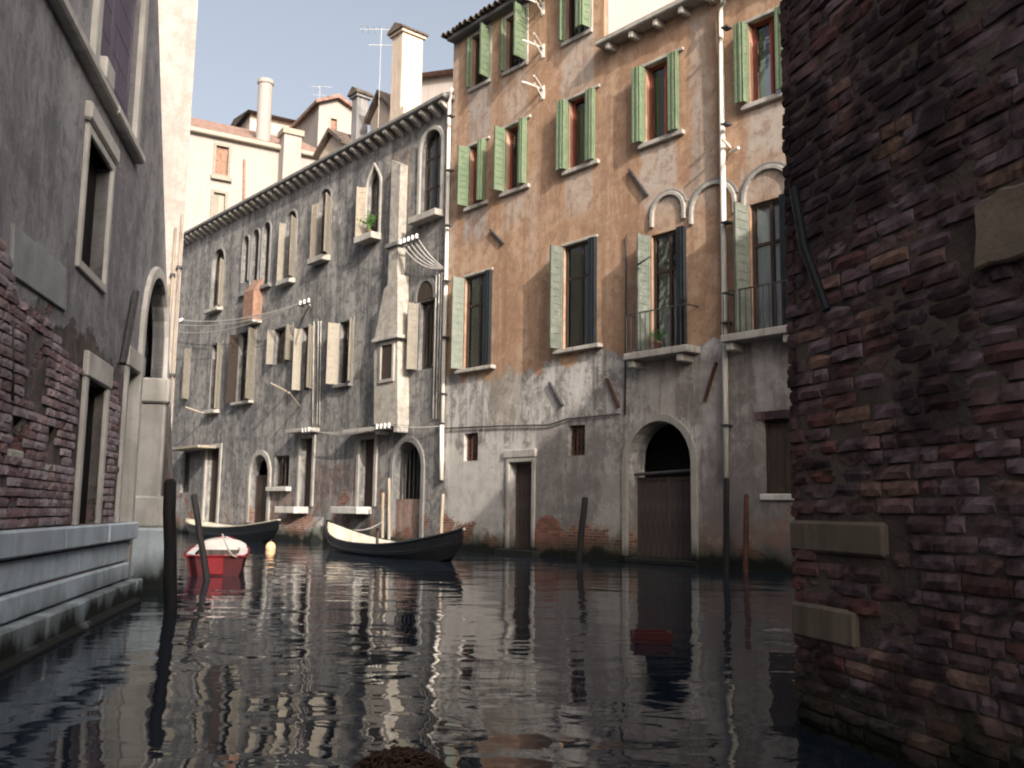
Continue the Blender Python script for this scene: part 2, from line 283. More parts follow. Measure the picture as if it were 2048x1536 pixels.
# ------------------------------------------------------------------ mesh helpers
class MB:
    def __init__(s): s.v = []; s.f = []
    def add(s, vs, fs):
        b = len(s.v); s.v += [tuple(p) for p in vs]; s.f += [tuple(b + i for i in f) for f in fs]; return s
    def box(s, x0, x1, y0, y1, z0, z1):
        return s.add([(x0, y0, z0), (x1, y0, z0), (x1, y1, z0), (x0, y1, z0), (x0, y0, z1), (x1, y0, z1), (x1, y1, z1), (x0, y1, z1)],
                     [(0, 3, 2, 1), (4, 5, 6, 7), (0, 1, 5, 4), (1, 2, 6, 5), (2, 3, 7, 6), (3, 0, 4, 7)])
    def obox(s, o, a, b, c):
        o, a, b, c = map(Vector, (o, a, b, c))
        fs = [(0, 3, 2, 1), (4, 5, 6, 7), (0, 1, 5, 4), (1, 2, 6, 5), (2, 3, 7, 6), (3, 0, 4, 7)]
        if a.cross(b).dot(c) < 0: fs = [tuple(reversed(f)) for f in fs]
        return s.add([o, o + a, o + a + b, o + b, o + c, o + a + c, o + a + b + c, o + b + c], fs)
    def tube(s, pts, r, n=7, cap=True):
        pts = [Vector(p) for p in pts]; k = len(pts); vs, fs = [], []
        rr = r if isinstance(r, (list, tuple)) else [r] * k
        for i, p in enumerate(pts):
            t = (pts[min(i + 1, k - 1)] - pts[max(i - 1, 0)]).normalized()
            a = t.cross(Vector((0, 0, 1)) if abs(t.z) < 0.9 else Vector((1, 0, 0))).normalized(); b = t.cross(a)
            for j in range(n):
                w = 2 * math.pi * j / n; vs.append(p + rr[i] * (math.cos(w) * a + math.sin(w) * b))
        for i in range(k - 1):
            for j in range(n):
                fs.append((i * n + j, i * n + (j + 1) % n, (i + 1) * n + (j + 1) % n, (i + 1) * n + j))
        if cap: fs += [tuple(range(n - 1, -1, -1)), tuple((k - 1) * n + j for j in range(n))]
        return s.add(vs, fs)
    def ring(s, inner, outer, y0, y1, closed=False):
        """band between two (u,v) polylines, from depth y0 (front) to y1"""
        n = len(inner); vs = []
        for (a, b), (c, d) in zip(inner, outer): vs += [(a, y0, b), (c, y0, d), (c, y1, d), (a, y1, b)]
        fs = []
        for i in range(n if closed else n - 1):
            j = (i + 1) % n
            for k in range(4): fs.append((4 * i + k, 4 * i + (k + 1) % 4, 4 * j + (k + 1) % 4, 4 * j + k))
        if not closed: fs += [(0, 3, 2, 1), tuple(4 * (n - 1) + k for k in range(4))]
        return s.add(vs, fs)
    def prism(s, poly, y0, y1):
        n = len(poly)
        return s.add([(a, y0, b) for a, b in poly] + [(a, y1, b) for a, b in poly],
                     [tuple(range(n)), tuple(range(2 * n - 1, n - 1, -1))] + [(i, i + n, (i + 1) % n + n, (i + 1) % n) for i in range(n)])
    def lathe(s, prof, c=(0, 0, 0), n=12):
        vs, fs = [], []; k = len(prof)
        for r, z in prof:
            for j in range(n):
                w = 2 * math.pi * j / n; vs.append((c[0] + r * math.cos(w), c[1] + r * math.sin(w), c[2] + z))
        for i in range(k - 1):
            for j in range(n): fs.append((i * n + j, i * n + (j + 1) % n, (i + 1) * n + (j + 1) % n, (i + 1) * n + j))
        fs += [tuple(range(n - 1, -1, -1)), tuple((k - 1) * n + j for j in range(n))]
        return s.add(vs, fs)
    def build(s, name, mat, parent=None, smooth=False, bevel=0.0, fix=True):
        me = bpy.data.meshes.new(name); me.from_pydata(s.v, [], s.f)
        if fix:
            bm = bmesh.new(); bm.from_mesh(me); bmesh.ops.recalc_face_normals(bm, faces=bm.faces); bm.to_mesh(me); bm.free()
        me.materials.append(M[mat] if isinstance(mat, str) else mat)
        if smooth: me.polygons.foreach_set('use_smooth', [True] * len(me.polygons))
        me.update()
        o = bpy.data.objects.new(name, me); C.objects.link(o); o.parent = parent
        if bevel:
            b = o.modifiers.new('bevel', 'BEVEL'); b.width = bevel; b.segments = 1; b.limit_method = 'ANGLE'
        return o
def link_mesh(name, me, parent, loc, rot=(0, 0, 0), scale=(1, 1, 1)):
    o = bpy.data.objects.new(name, me); C.objects.link(o); o.parent = parent
    o.location = loc; o.rotation_euler = rot; o.scale = scale; return o
def thing(name, label, cat, loc=(0, 0, 0), rz=0.0, group=None):
    o = bpy.data.objects.new(name, None); C.objects.link(o); o.empty_display_size = 0.2
    o.location = loc; o.rotation_euler = (0, 0, rz); o['label'] = label; o['category'] = cat
    if group: o['group'] = group
    return o
def tag(o, label, cat, group=None):
    o['label'] = label; o['category'] = cat
    if group: o['group'] = group
    return o
def struct(o): o['kind'] = 'structure'; return o

def opoly(u0, u1, v0, v1, top='rect', rise=None, g=0.0, gb=None, n=12):
    """outline of an opening, counter-clockwise from bottom left, grown by g"""
    gb = g if gb is None else gb
    a, b, w = u0 - g, u1 + g, v0 - gb
    if top == 'rect': return [(a, w), (b, w), (b, v1 + g), (a, v1 + g)]
    uc = (u0 + u1) / 2; rise = (u1 - u0) / 2 if rise is None else rise; s0 = v1 - rise; ru, rv = (b - a) / 2, rise + g
    pts = [(a, w), (b, w)]
    for i in range(n + 1):
        t = i / n
        if top == 'arch': pts.append((uc + ru * math.cos(math.pi * t), s0 + rv * math.sin(math.pi * t)))
        else:                                            # pointed, slightly ogee
            q = 1 - abs(2 * t - 1); sg = 1 if t < 0.5 else -1
            pts.append((uc + sg * ru * (1 - q ** 1.5) ** 0.8 if q < 1 else uc, s0 + rv * (0.75 * q ** 0.8 + 0.25 * q ** 4)))
    return pts
def surround(parent, u0, u1, v0, v1, top, rise, w, proud, mat, name='surround', bottom=False, yb=0.03):
    i = opoly(u0, u1, v0, v1, top, rise, 0.0); o = opoly(u0, u1, v0, v1, top, rise, w, w if bottom else 0.0)
    if bottom: return MB().ring(i, o, -proud, yb, True).build(name, mat, parent, bevel=0.008)
    i = i[1:] + i[:1]; o = o[1:] + o[:1]
    return MB().ring(i, o, -proud, yb).build(name, mat, parent, bevel=0.008)
def wall_mesh(name, mat, parent, outer, holes, reveal=0.3, depth=9.0, y=0.0, back=True):
    """front sheet with true openings, their reveals, and the shell of the house behind"""
    vs2, es = [], []
    def loop(p):
        b = len(vs2); vs2.extend(Vector(q) for q in p); es.extend((b + i, b + (i + 1) % len(p)) for i in range(len(p)))
    loop(outer)
    for h in holes: loop(h if not isinstance(h, dict) else h['p'])
    ov, oe, of, *_ = delaunay_2d_cdt(vs2, es, [], 0, 1e-5)
    hp = [h if not isinstance(h, dict) else h['p'] for h in holes]
    def inside(p, poly):
        c = False; j = len(poly) - 1
        for i in range(len(poly)):
            if (poly[i][1] > p[1]) != (poly[j][1] > p[1]) and p[0] < (poly[j][0] - poly[i][0]) * (p[1] - poly[i][1]) / (poly[j][1] - poly[i][1]) + poly[i][0]: c = not c
            j = i
        return c
    keep = []
    for f in of:
        cx, cz = sum(ov[i].x for i in f) / len(f), sum(ov[i].y for i in f) / len(f)
        if inside((cx, cz), outer) and not any(inside((cx, cz), q) for q in hp): keep.append(tuple(f))
    mb = MB(); mb.add([(p.x, y, p.y) for p in ov], keep)
    for h in holes:
        p = h if not isinstance(h, dict) else h['p']; rv = reveal if not isinstance(h, dict) else h['r']
        n = len(p)
        mb.add([(a, y, b) for a, b in p] + [(a, y + rv, b) for a, b in p], [(i, i + n, (i + 1) % n + n, (i + 1) % n) for i in range(n)])
    n = len(outer)
    if back:
        mb.add([(a, y, b) for a, b in outer] + [(a, y + depth, b) for a, b in outer],
               [(i, (i + 1) % n, (i + 1) % n + n, i + n) for i in range(n)] + [tuple(range(n, 2 * n))])
    o = mb.build(name, mat, parent, fix=False)
    return o
def leaf(parent, s, d, w, v0, v1, mat, th=0.035, board=0.17, name='shutter'):
    """shutter leaf of horizontal boards between two stiles; s start (u,y), d direction (du,dy)"""
    mb = MB(); d = Vector((d[0], d[1], 0)).normalized(); nrm = Vector((-d.y, d.x, 0)); s = Vector((s[0], s[1], 0))
    nb = max(4, round((v1 - v0) / board)); hh = (v1 - v0) / nb
    for i in range(nb):
        mb.obox(s + Vector((0, 0, v0 + i * hh + 0.006)) - nrm * th / 2, d * w, nrm * th, (0, 0, hh - 0.012))
    for k in (0, w - 0.05): mb.obox(s + d * k + Vector((0, 0, v0)) - nrm * (th / 2 + 0.008), d * 0.05, nrm * (th + 0.016), (0, 0, v1 - v0))
    mb.obox(s + d * 0.02 + Vector((0, 0, v0 + 0.02)) - nrm * 0.008, d * (w - 0.04), nrm * 0.016, (0, 0, v1 - v0 - 0.04))
    return mb.build(name, mat, parent)
def window(H, holes, u0, u1, v0, v1, top='rect', rise=None, depth=0.13, frame='wood_dark', fw=0.06, mull=1, trans=(), curtain=None, curtain_w=1.0,
           sill=None, trim=None, shutters=(), smat='green_paint', name='window', lintel=None, reveal=0.3, glass='glass'):
    p = opoly(u0, u1, v0, v1, top, rise); holes.append({'p': p, 'r': reveal})
    i = opoly(u0, u1, v0, v1, top, rise, -fw); mb = MB().ring(i, opoly(u0, u1, v0, v1, top, rise, 0.015), depth, depth + 0.06, True)
    for k in range(mull):
        uc = u0 + (u1 - u0) * (k + 1) / (mull + 1); mb.box(uc - 0.035, uc + 0.035, depth - 0.004, depth + 0.056, v0 + fw * 0.9, v1 - fw)
    for t in trans: mb.box(u0 + fw * 0.9, u1 - fw * 0.9, depth + 0.002, depth + 0.064, v0 + (v1 - v0) * t - 0.03, v0 + (v1 - v0) * t + 0.03)
    w = mb.build(name, frame, H)
    MB().prism(opoly(u0, u1, v0, v1, top, rise, -0.01), depth + 0.025, depth + 0.031).build('pane', glass, w)
    if curtain:
        cm, cw = curtain, curtain_w; n = 18; vs, fs = [], []; top_v = v1 - (fw + 0.05 if top == 'rect' else (rise or (u1 - u0) / 2) * 0.9)
        for j in range(n + 1):
            uu = u0 + 0.04 + (u1 - u0 - 0.08) * cw * j / n; yy = depth + 0.075 + 0.018 * math.sin(j * 1.9)
            vs += [(uu, yy, v0 + 0.02), (uu, yy, top_v)]
        fs = [(2 * j, 2 * j + 2, 2 * j + 3, 2 * j + 1) for j in range(n)]
        MB().add(vs, fs).build('curtain', cm, w, smooth=True)
    if sill:
        ov, th, pr, sm = sill
        MB().box(u0 - ov, u1 + ov, -pr, 0.10, v0 - th, v0 + 0.004).build('sill', sm, w, bevel=0.012)
    if lintel:
        ov, th, pr, sm = lintel
        MB().box(u0 - ov, u1 + ov, -pr, 0.06, v1 - 0.003, v1 + th).build('lintel', sm, w, bevel=0.01)
    if trim: surround(w, u0, u1, v0, v1, top, rise, trim[0], trim[1], trim[2])
    for sh in shutters:
        side, kind = sh[0], sh[1]; sg = -1 if side == 'L' else 1; hu = u0 - 0.02 if side == 'L' else u1 + 0.02
        sm = sh[4] if len(sh) > 4 and sh[4] else smat
        s0 = v0 + 0.02; s1 = (v1 - 0.02) if top == 'rect' else v1 - (rise or (u1 - u0) / 2)
        if kind == 'p':                                  # one leaf, phi degrees past square to the wall, width
            ph = R(sh[2]); leaf(w, (hu, -0.035), (sg * math.sin(ph), -math.cos(ph)), sh[3], s0, s1, sm)
        elif kind == 'b':                                # folding leaf: first panel square to the wall, second parallel to it, to the left
            leaf(w, (hu, -0.035), (0, -1), sh[2], s0, s1, sm)
            leaf(w, (hu - 0.02, -0.035 - sh[2]), (-1, 0.08), sh[3], s0, s1, sm)
        elif kind == 'f':                                # flat against the wall
            leaf(w, (hu + sg * 0.02, -0.045), (sg, 0), sh[2], s0, s1, sm)
    return w
def planked(H, holes, u0, u1, v0, v1, top='rect', rise=None, depth=0.22, mat='wood_door', n=6, name='door', reveal=0.3, door_top=None, rails=(0.15, 0.55, 0.9)):
    """doorway with a boarded leaf, every plank its own piece"""
    holes.append({'p': opoly(u0, u1, v0, v1, top, rise), 'r': reveal})
    dt = door_top if door_top else (v1 if top == 'rect' else v1 - (rise or (u1 - u0) / 2))
    mb = MB()
    for r in rails: mb.box(u0 + 0.02, u1 - 0.02, depth + 0.032, depth + 0.07, v0 + (dt - v0) * r - 0.05, v0 + (dt - v0) * r + 0.05)
    mb.box(u0 - 0.01, u0 + 0.05, depth - 0.02, depth + 0.08, v0, dt); mb.box(u1 - 0.05, u1 + 0.01, depth - 0.02, depth + 0.08, v0, dt)
    mb.box(u0 + 0.05, u1 - 0.05, depth - 0.015, depth + 0.08, dt - 0.07, dt - 0.002)
    d = mb.build(name, mat, H); w = (u1 - u0 - 0.1) / n
    me = None
    for k in range(n):
        a = u0 + 0.05 + k * w
        if me is None: me = MB().box(0.006, w - 0.006, 0, 0.03, 0, dt - v0 - 0.075).build('plank', mat, d, bevel=0.0); me.location = (a, depth, v0); base = me
        else: link_mesh('plank', base.data, d, (a, depth + random.uniform(-0.006, 0.006), v0 - random.uniform(0, 0.015)))
    return d
def pipe(H, pts, r, mat, name='downpipe', clips=0, n=9):
    o = MB().tube(pts, r, n).build(name, mat, H, smooth=True)
    a, b = Vector(pts[0]), Vector(pts[-1])
    for k in range(clips):
        p = a.lerp(b, (k + 0.5) / clips); MB().box(p.x - r - 0.015, p.x + r + 0.015, p.y - r - 0.012, p.y + r + 0.05, p.z - 0.02, p.z + 0.02).build('clip', 'iron', o)
    return o
def sag(a, b, drop, n=10):
    a, b = Vector(a), Vector(b)
    return [a.lerp(b, i / n) - Vector((0, 0, drop * 4 * (i / n) * (1 - i / n))) for i in range(n + 1)]

# ------------------------------------------------------------------ the canal
o = MB().add([(-150, -150, 0), (150, -150, 0), (150, 150, 0), (-150, 150, 0)], [(0, 1, 2, 3)]).build('canal_water', 'canal_water'); struct(o)
# ------------------------------------------------------------------ wall frames
FF = Frame(ground(1045, 1110), _fx)                       # the long facade across the canal
FL = Frame(ground(0, 1330), (-0.194, 0.981, 0))           # left bank
FB = Frame(ground(1590, 1450), (0.2546, -0.967, 0))       # brick wall on the right
rc = FF.rect

# ------------------------------------------------------------------ grey house
plaster('grey_plaster', (0.18, 0.173, 0.168), (0.30, 0.285, 0.268), (0.065, 0.066, 0.074), (0.36, 0.355, 0.35), (0.22, 0.195, 0.175), (0.19, 0.085, 0.06),
        boxes=[(*rc(622, 716, 925, 1003), (0.19, 0.10, 0.08), 0.6), (*rc(775, 820, 300, 480), (0.34, 0.25, 0.19), 0.6), (*rc(668, 684, 400, 445), (0.55, 0.54, 0.53), 0.8),
               (*rc(545, 590, 985, 1060), (0.24, 0.13, 0.10), 0.5)],
        peel_z=(0.6, 3.0), peel_amt=0.35, tide=0.4, streak_amt=0.85)
HG = thing('grey_house', 'long stained grey plaster house with arched windows and a stone bracketed eave', 'house', FF.o, FF.rz)
hg = []
EAVE_G = FF.at(640, 318, -0.38)[1]
UGR = FF.at(893, 700)[0]
dk = dict(frame='wood_dark', trim=(0.09, 0.03, 'stone_grey'))
def gw(px, **kw):
    a = dict(dk); a.update(kw); return window(HG, hg, *rc(*px), **a)
SG = (0.07, 0.09, 0.16, 'stone_high')
gw((424, 447, 500, 617), top='arch', sill=(0.1, 0.14, 0.25, 'stone_high'), shutters=[('R', 'p', 44, 0.3)], smat='cream_paint')
for px in ((486, 498, 474, 563), (504, 518, 461, 568), (525, 540, 447, 573)):
    gw(px, top='arch', trim=(0.07, 0.05, 'stone_grey'), mull=0)
MB().box(rc(486, 540, 560, 573)[0] - 0.15, rc(486, 540, 560, 573)[1] + 0.15, -0.14, 0.05, rc(486, 540, 560, 573)[2] - 0.22, rc(486, 540, 560, 573)[2] - 0.08).build('sill', 'stone_grey', HG, bevel=0.01)
gw((571, 591, 424, 560), top='arch', sill=(0.12, 0.16, 0.26, 'stone_high'), shutters=[('L', 'p', 10, 0.22), ('R', 'p', 42, 0.4)], smat='cream_paint')
gw((637, 660, 380, 515), top='arch', sill=(0.12, 0.18, 0.3, 'stone_high'), shutters=[('L', 'p', 80, 0.3, 'wood_grey'), ('R', 'p', 46, 0.5)], smat='cream_paint')
gw((735, 760, 332, 472), top='ogee', rise=0.62, sill=(0.14, 0.2, 0.36, 'stone_high'), shutters=[('L', 'p', 30, 0.3, 'wood_grey')], trim=(0.09, 0.05, 'stone_high'))
gw((843, 884, 262, 430), top='arch', curtain='cloth_white', sill=(0.16, 0.18, 0.32, 'stone_high'), trim=(0.12, 0.06, 'stone_high'), mull=1, trans=(0.35, 0.7))
# first floor
gw((367, 378, 700, 800), shutters=[('R', 'p', 30, 0.3)], smat='cream_paint')
gw((422, 440, 690, 820), sill=(0.12, 0.14, 0.24, 'stone_high'), shutters=[('R', 'p', 44, 0.30)], smat='cream_paint')
gw((477, 508, 664, 803), sill=(0.12, 0.1, 0.2, 'stone_high'), shutters=[('R', 'p', 40, 0.5), ('L', 'p', 60, 0.4, 'wood_dark')], smat='cream_paint')
gw((549, 583, 655, 726), shutters=[('L', 'p', 25, 0.22), ('R', 'p', 25, 0.28)], smat='cream_paint')
gw((604, 624, 655, 780), shutters=[('L', 'p', 15, 0.26), ('R', 'p', 44, 0.34)], smat='cream_paint')
gw((679, 704, 643, 768), sill=(0.1, 0.1, 0.16, 'stone_grey'), shutters=[('L', 'p', 14, 0.36), ('R', 'p', 50, 0.36)], smat='cream_paint')
gw((838, 868, 602, 738), curtain='cloth_white', curtain_w=0.75, shutters=[('L', 'p', 18, 0.30)], smat='cream_paint', trim=None)
a = rc(836, 869, 562, 600)
MB().ring(opoly(a[0], a[1], a[2], a[3], 'arch', 0.42, 0.0)[1:] + [(a[0], a[2])], opoly(a[0], a[1], a[2], a[3], 'arch', 0.42, 0.12, 0)[1:] + [(a[0] - 0.12, a[2])], -0.05, 0.02).build('blind_arch', 'stone_grey', HG)
MB().prism(opoly(a[0], a[1], a[2] + 0.02, a[3], 'arch', 0.42), -0.02, 0.01).build('lunette', 'wood_dark', HG)
# ground floor
gw((362, 379, 905, 985), trim=None)
planked(HG, hg, *rc(411, 437, 897, 1046), n=5, mat='wood_dark', name='door')
surround(HG, *rc(411, 437, 897, 1046), 'rect', None, 0.16, 0.05, 'stone_mid', 'door_surround')
a = rc(372, 434, 892, 905)
MB().box(a[0], a[1], -0.75, 0.02, a[2] + 0.1, a[2] + 0.2).build('canopy', 'wood_grey', HG, bevel=0.01)
planked(HG, hg, *rc(501, 537, 910, 1046), top='arch', n=5, mat='wood_dark')
surround(HG, *rc(501, 537, 910, 1046), 'arch', None, 0.18, 0.06, 'stone_mid', 'door_surround')
gw((549, 578, 911, 974), sill=(0.2, 0.14, 0.2, 'stone_pale'), trim=None)
for px, sp in (((600, 625, 876, 1013), (577, 627)), ((719, 749, 878, 1013), (690, 756))):
    a = rc(*px); planked(HG, hg, *a, n=5, mat='wood_dark')
    surround(HG, *a, 'rect', None, 0.14, 0.05, 'stone_mid', 'door_surround')
    s = rc(sp[0], sp[1], 1014, 1030); MB().box(s[0], s[1] - 0.35, -0.5, 0.05, a[2] - 0.22, a[2] - 0.01).build('doorstep', 'stone_pale', HG, bevel=0.015)
    MB().box(a[0] - 0.35, a[1] + 0.35, -0.42, 0.05, a[3] + 0.16, a[3] + 0.28).build('hood', 'stone_high', HG, bevel=0.01)
# water gate with its walled-up lower half
a = rc(786, 843, 884, 1075); hg.append({'p': opoly(*a, 'arch', a[1] / 2 - a[0] / 2), 'r': 0.45})
surround(HG, *a, 'arch', None, 0.15, 0.05, 'stone_grey', 'gate_surround')
b = rc(786, 843, 998, 1075)
plaster('patch_plaster', (0.30, 0.20, 0.17), (0.36, 0.26, 0.22), (0.15, 0.10, 0.09), (0.40, 0.30, 0.25), (0.2, 0.15, 0.13), (0.2, 0.09, 0.06), tide=0.35)
MB().box(a[0] - 0.01, a[1] + 0.01, 0.12, 0.4, -0.5, b[3]).build('infill', 'patch_plaster', HG)
mb = MB()
for k in range(7):
    u = a[0] + (a[1] - a[0]) * (k + 0.5) / 7; mb.box(u - 0.012, u + 0.012, 0.2, 0.225, b[3], a[3] - 0.02 - 0.9 * (1 - math.sqrt(max(0, 1 - ((k + 0.5) / 3.5 - 1) ** 2))))
mb.build('grille', 'iron', HG)
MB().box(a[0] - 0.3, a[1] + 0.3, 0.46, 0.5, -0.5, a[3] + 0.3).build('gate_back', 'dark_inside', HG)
# relieving arch of brick above the gate
a = rc(757, 812, 826, 850)
MB().ring(opoly(a[0], a[1], a[2], a[3], 'arch', 0.35, 0.0)[1:] + [(a[0], a[2])], opoly(a[0], a[1], a[2], a[3], 'arch', 0.35, 0.14, 0)[1:] + [(a[0] - 0.14, a[2])], -0.07, 0.02).build('brick_arch', 'rust', HG)
MB().prism(opoly(a[0], a[1], a[2], a[3], 'arch', 0.35), -0.025, 0.01).build('arch_recess', 'wood_dark', HG)
# closet bay and the flue above it
k = -0.38
p0 = FF.at(748, 849, k); p1 = FF.at(795, 849, k); p2 = FF.at(795, 548, k); p3 = FF.at(768, 578, k); p4 = FF.at(748, 682, k)
plaster('bay_plaster', (0.36, 0.33, 0.29), (0.44, 0.41, 0.36), (0.2, 0.18, 0.165), (0.5, 0.47, 0.43), (0.3, 0.26, 0.22), (0.26, 0.12, 0.09), peel_amt=0.0, tide=0.1, streak_amt=0.4)
bay = MB().prism([p0, p1, p2, (p3[0], p3[1]), p4], k, -0.001).build('closet_bay', 'bay_plaster', HG)
b = FF.rect(764, 786, 690, 758, k)
MB().ring(opoly(*b), opoly(*b, g=0.09), k - 0.05, k + 0.02, True).build('window', 'stone_high', bay)
MB().prism(opoly(*b), k - 0.012, k + 0.01).build('pane', 'wood_dark', bay)  # dark plate painted in for the shade of a recess
MB().box(p0[0] - 0.06, p1[0] + 0.05, k - 0.14, -0.01, FF.at(775, 678, k)[1] - 0.05, FF.at(775, 678, k)[1] + 0.05).build('ledge', 'stone_high', bay, bevel=0.01)
for u in (p0[0] + 0.02, p1[0] - 0.24): MB().box(u, u + 0.22, k + 0.02, -0.001, p0[1] - 0.28, p0[1]).build('bracket', 'stone_high', bay, bevel=0.02)
k2 = -0.26; q0 = FF.at(778, 490, k2); q1 = FF.at(796, 490, k2); q2 = FF.at(796, 330, k2); q3 = FF.at(778, 322, k2)
fl = MB().prism([(q0[0], p2[1] - 0.3), (q1[0], p2[1] - 0.3), (q1[0], q2[1]), (q0[0], q2[1] + 0.25)], k2, -0.001).build('flue', 'bay_plaster', HG)
MB().box(q0[0] - 0.12, q1[0] + 0.1, k2 - 0.08, -0.002, q0[1] - 0.12, q0[1] + 0.02).build('corbel', 'stone_grey', fl, bevel=0.02)
# plastered sill boxes on the far windows
a = FF.rect(487, 506, 566, 640, -0.35)
bx = MB().box(a[0], a[1], -0.35, -0.001, a[2], a[3] - 0.3).add([(a[0], -0.35, a[3] - 0.3), (a[1], -0.35, a[3] - 0.3), (a[1], 0, a[3] - 0.3), (a[0], 0, a[3] - 0.3), (a[0], 0, a[3] + 0.2), (a[1], 0, a[3] + 0.2)],
    [(0, 1, 5, 4), (0, 4, 3), (1, 2, 5), (3, 4, 5, 2)]).build('closet_box', 'terracotta', HG)
MB().box(a[0] - 0.05, a[1] + 0.05, -0.4, -0.002, a[2] - 0.1, a[2] - 0.003).build('ledge', 'stone_high', bx)
# eave: stone gutter on corbels
gut = MB().box(-24, UGR + 0.12, -0.40, 0.3, EAVE_G - 0.12, EAVE_G + 0.02).build('gutter', 'stone_grey', HG, bevel=0.03)
cor = None; u = -22.6
while u < UGR - 0.1:
    if cor is None:
        cor = MB().prism([(-0.07, -0.02), (0.07, -0.02), (0.07, 0.0), (-0.07, 0.0)], 0, 0.1)
        cor = MB().add([(-0.075, -0.34, 0), (0.075, -0.34, 0), (0.075, 0.05, 0), (-0.075, 0.05, 0), (-0.075, -0.34, -0.10), (0.075, -0.34, -0.10), (0.075, 0.05, -0.32), (-0.075, 0.05, -0.32)],
                       [(0, 1, 2, 3), (7, 6, 5, 4), (0, 4, 5, 1), (1, 5, 6, 2), (2, 6, 7, 3), (3, 7, 4, 0)]).build('corbel', 'stone_high', HG, bevel=0.01); cor.location = (u, 0, EAVE_G - 0.122)
    else: link_mesh('corbel', cor.data, HG, (u, 0, EAVE_G - 0.122)).modifiers.new('bevel', 'BEVEL').width = 0.01
    u += 0.47
roof = MB().add([(-24, -0.3, EAVE_G + 0.03), (UGR + 0.1, -0.3, EAVE_G + 0.03), (UGR + 0.1, 6, EAVE_G + 1.9), (-24, 6, EAVE_G + 1.9), (-24, 11, EAVE_G + 0.4), (UGR + 0.1, 11, EAVE_G + 0.4)],
                [(0, 1, 2, 3), (3, 2, 5, 4)]).build('roof', 'tile_old', HG)
def chimney(parent, F, k, xl, xm, xr, yt, yb_v, mat, cap=True, cap_mat='tile_old', front=None):
    u1 = F.at(xm, yt + 40, k)[0]; u0 = F.at(xl, yt + 40, k)[0]; v1 = F.at(xm, yt, k)[1]
    d = 0.4
    for i in range(60):                                   # depth of the side face that fills xm..xr
        d = 0.1 + i * 0.03
        P = F.o + F.x * u1 + F.y * (k + d); r = P - Vector((0, 0, EYE)); xx = 1024 + FPX * r.dot(CR) / r.dot(_F) if False else None
        z = Vector((P.x, P.y, v1)) - Vector((0, 0, EYE)); xx = 1024 + FPX * z.dot(CR) / z.dot(_F)
        if xx >= xr: break
    c = MB().box(u0, u1, k, k + d, yb_v, v1).build('chimney', mat, parent, bevel=0.015)
    if cap:
        MB().box(u0 - 0.07, u1 + 0.07, k - 0.07, k + d + 0.07, v1 - 0.13, v1 - 0.03).build('collar', mat, c)
        um = (u0 + u1) / 2; mb = MB()
        mb.add([(u0 - 0.13, k - 0.13, v1 + 0.03), (u1 + 0.13, k - 0.13, v1 + 0.03), (u1 + 0.13, k + d + 0.13, v1 + 0.03), (u0 - 0.13, k + d + 0.13, v1 + 0.03), (um, k - 0.13, v1 + 0.26), (um, k + d + 0.13, v1 + 0.26)],
               [(0, 1, 4), (1, 2, 5, 4), (2, 3, 5), (3, 0, 4, 5), (3, 2, 1, 0)])
        mb.box(u0 - 0.13, u1 + 0.13, k - 0.13, k + d + 0.13, v1 - 0.031, v1 + 0.03)
        mb.build('cap', cap_mat, c)
    return c
chimney(HG, FF, 0.9, 784, 805, 846, 56, EAVE_G, 'chimney_plaster')
chimney(HG, FF, 1.6, 703, 714, 737, 186, EAVE_G, 'chimney_grey')
a = FF.at(846, 210, 0.9); MB().box(FF.at(780, 210, 0.8)[0], FF.at(806, 210, 0.8)[0] + 0.03, 0.8, 1.9, EAVE_G, a[1] + 0.25).build('chimney_base', 'chimney_plaster', HG)
# dormers
for (xa, xb, yb, yt, kk) in ((640, 690, 300, 266, 1.2), (742, 784, 232, 190, 1.8)):
    a = FF.rect(xa, xb, yt, yb, kk); um = (a[0] + a[1]) / 2
    dm = MB().prism([(a[0], EAVE_G), (a[1], EAVE_G), (a[1], a[2]), (um, a[3] - 0.1), (a[0], a[2])], kk, kk + 2.0).build('dormer', 'chimney_plaster', HG)
    MB().ring([(a[0] - 0.12, a[2] - 0.06), (um, a[3]), (a[1] + 0.12, a[2] - 0.06)], [(a[0] - 0.12, a[2] + 0.06), (um, a[3] + 0.14), (a[1] + 0.12, a[2] + 0.06)], kk - 0.2, kk + 2.1).build('dormer_roof', 'tile_old', dm)
# pipes, poles and cables of the facade
def F3(x, y, k=-0.08): q = FF.at(x, y, k); return (q[0], k, q[1])
pipe(HG, [F3(903, 178, -0.3), F3(899, 205, -0.1), F3(897, 300), F3(893, 520), F3(888, 700), F3(885, 845)], 0.055, 'pipe_white', clips=6)
pipe(HG, [F3(884, 850), F3(883, 960)], 0.06, 'pipe_white')
for x in (870, 876, 881): pipe(HG, [F3(x + 3, 545, -0.05), F3(x - 4, 838, -0.05)], 0.018, 'cable', 'conduit', n=6)
for x in (627, 636, 641): pipe(HG, [F3(x + 1, 642, -0.05), F3(x - 2, 850, -0.05)], 0.016, 'cable', 'conduit', n=6)
def insulators(px, n, du=0.22, arm=0.45, name='cable_bracket'):
    u, v = FF.at(*px); b = MB().box(u - 0.08, u + du * (n - 1) + 0.12, -arm - 0.02, -arm + 0.02, v - 0.02, v + 0.02)
    b.box(u, u + 0.04, -arm + 0.02, 0.01, v - 0.02, v + 0.02); o = b.build(name, 'iron', HG)
    for i in range(n): MB().lathe([(0.03, 0), (0.05, 0.03), (0.035, 0.07), (0.05, 0.1), (0.02, 0.15)], (u + i * du, -arm, v + 0.02), 8).build('insulator', 'porcelain', o, smooth=True)
    return [(u + i * du, -arm, v + 0.1) for i in range(n)]
I1 = insulators((625, 616), 3, 0.28); I2 = insulators((379, 648), 2, 0.2, 0.4)
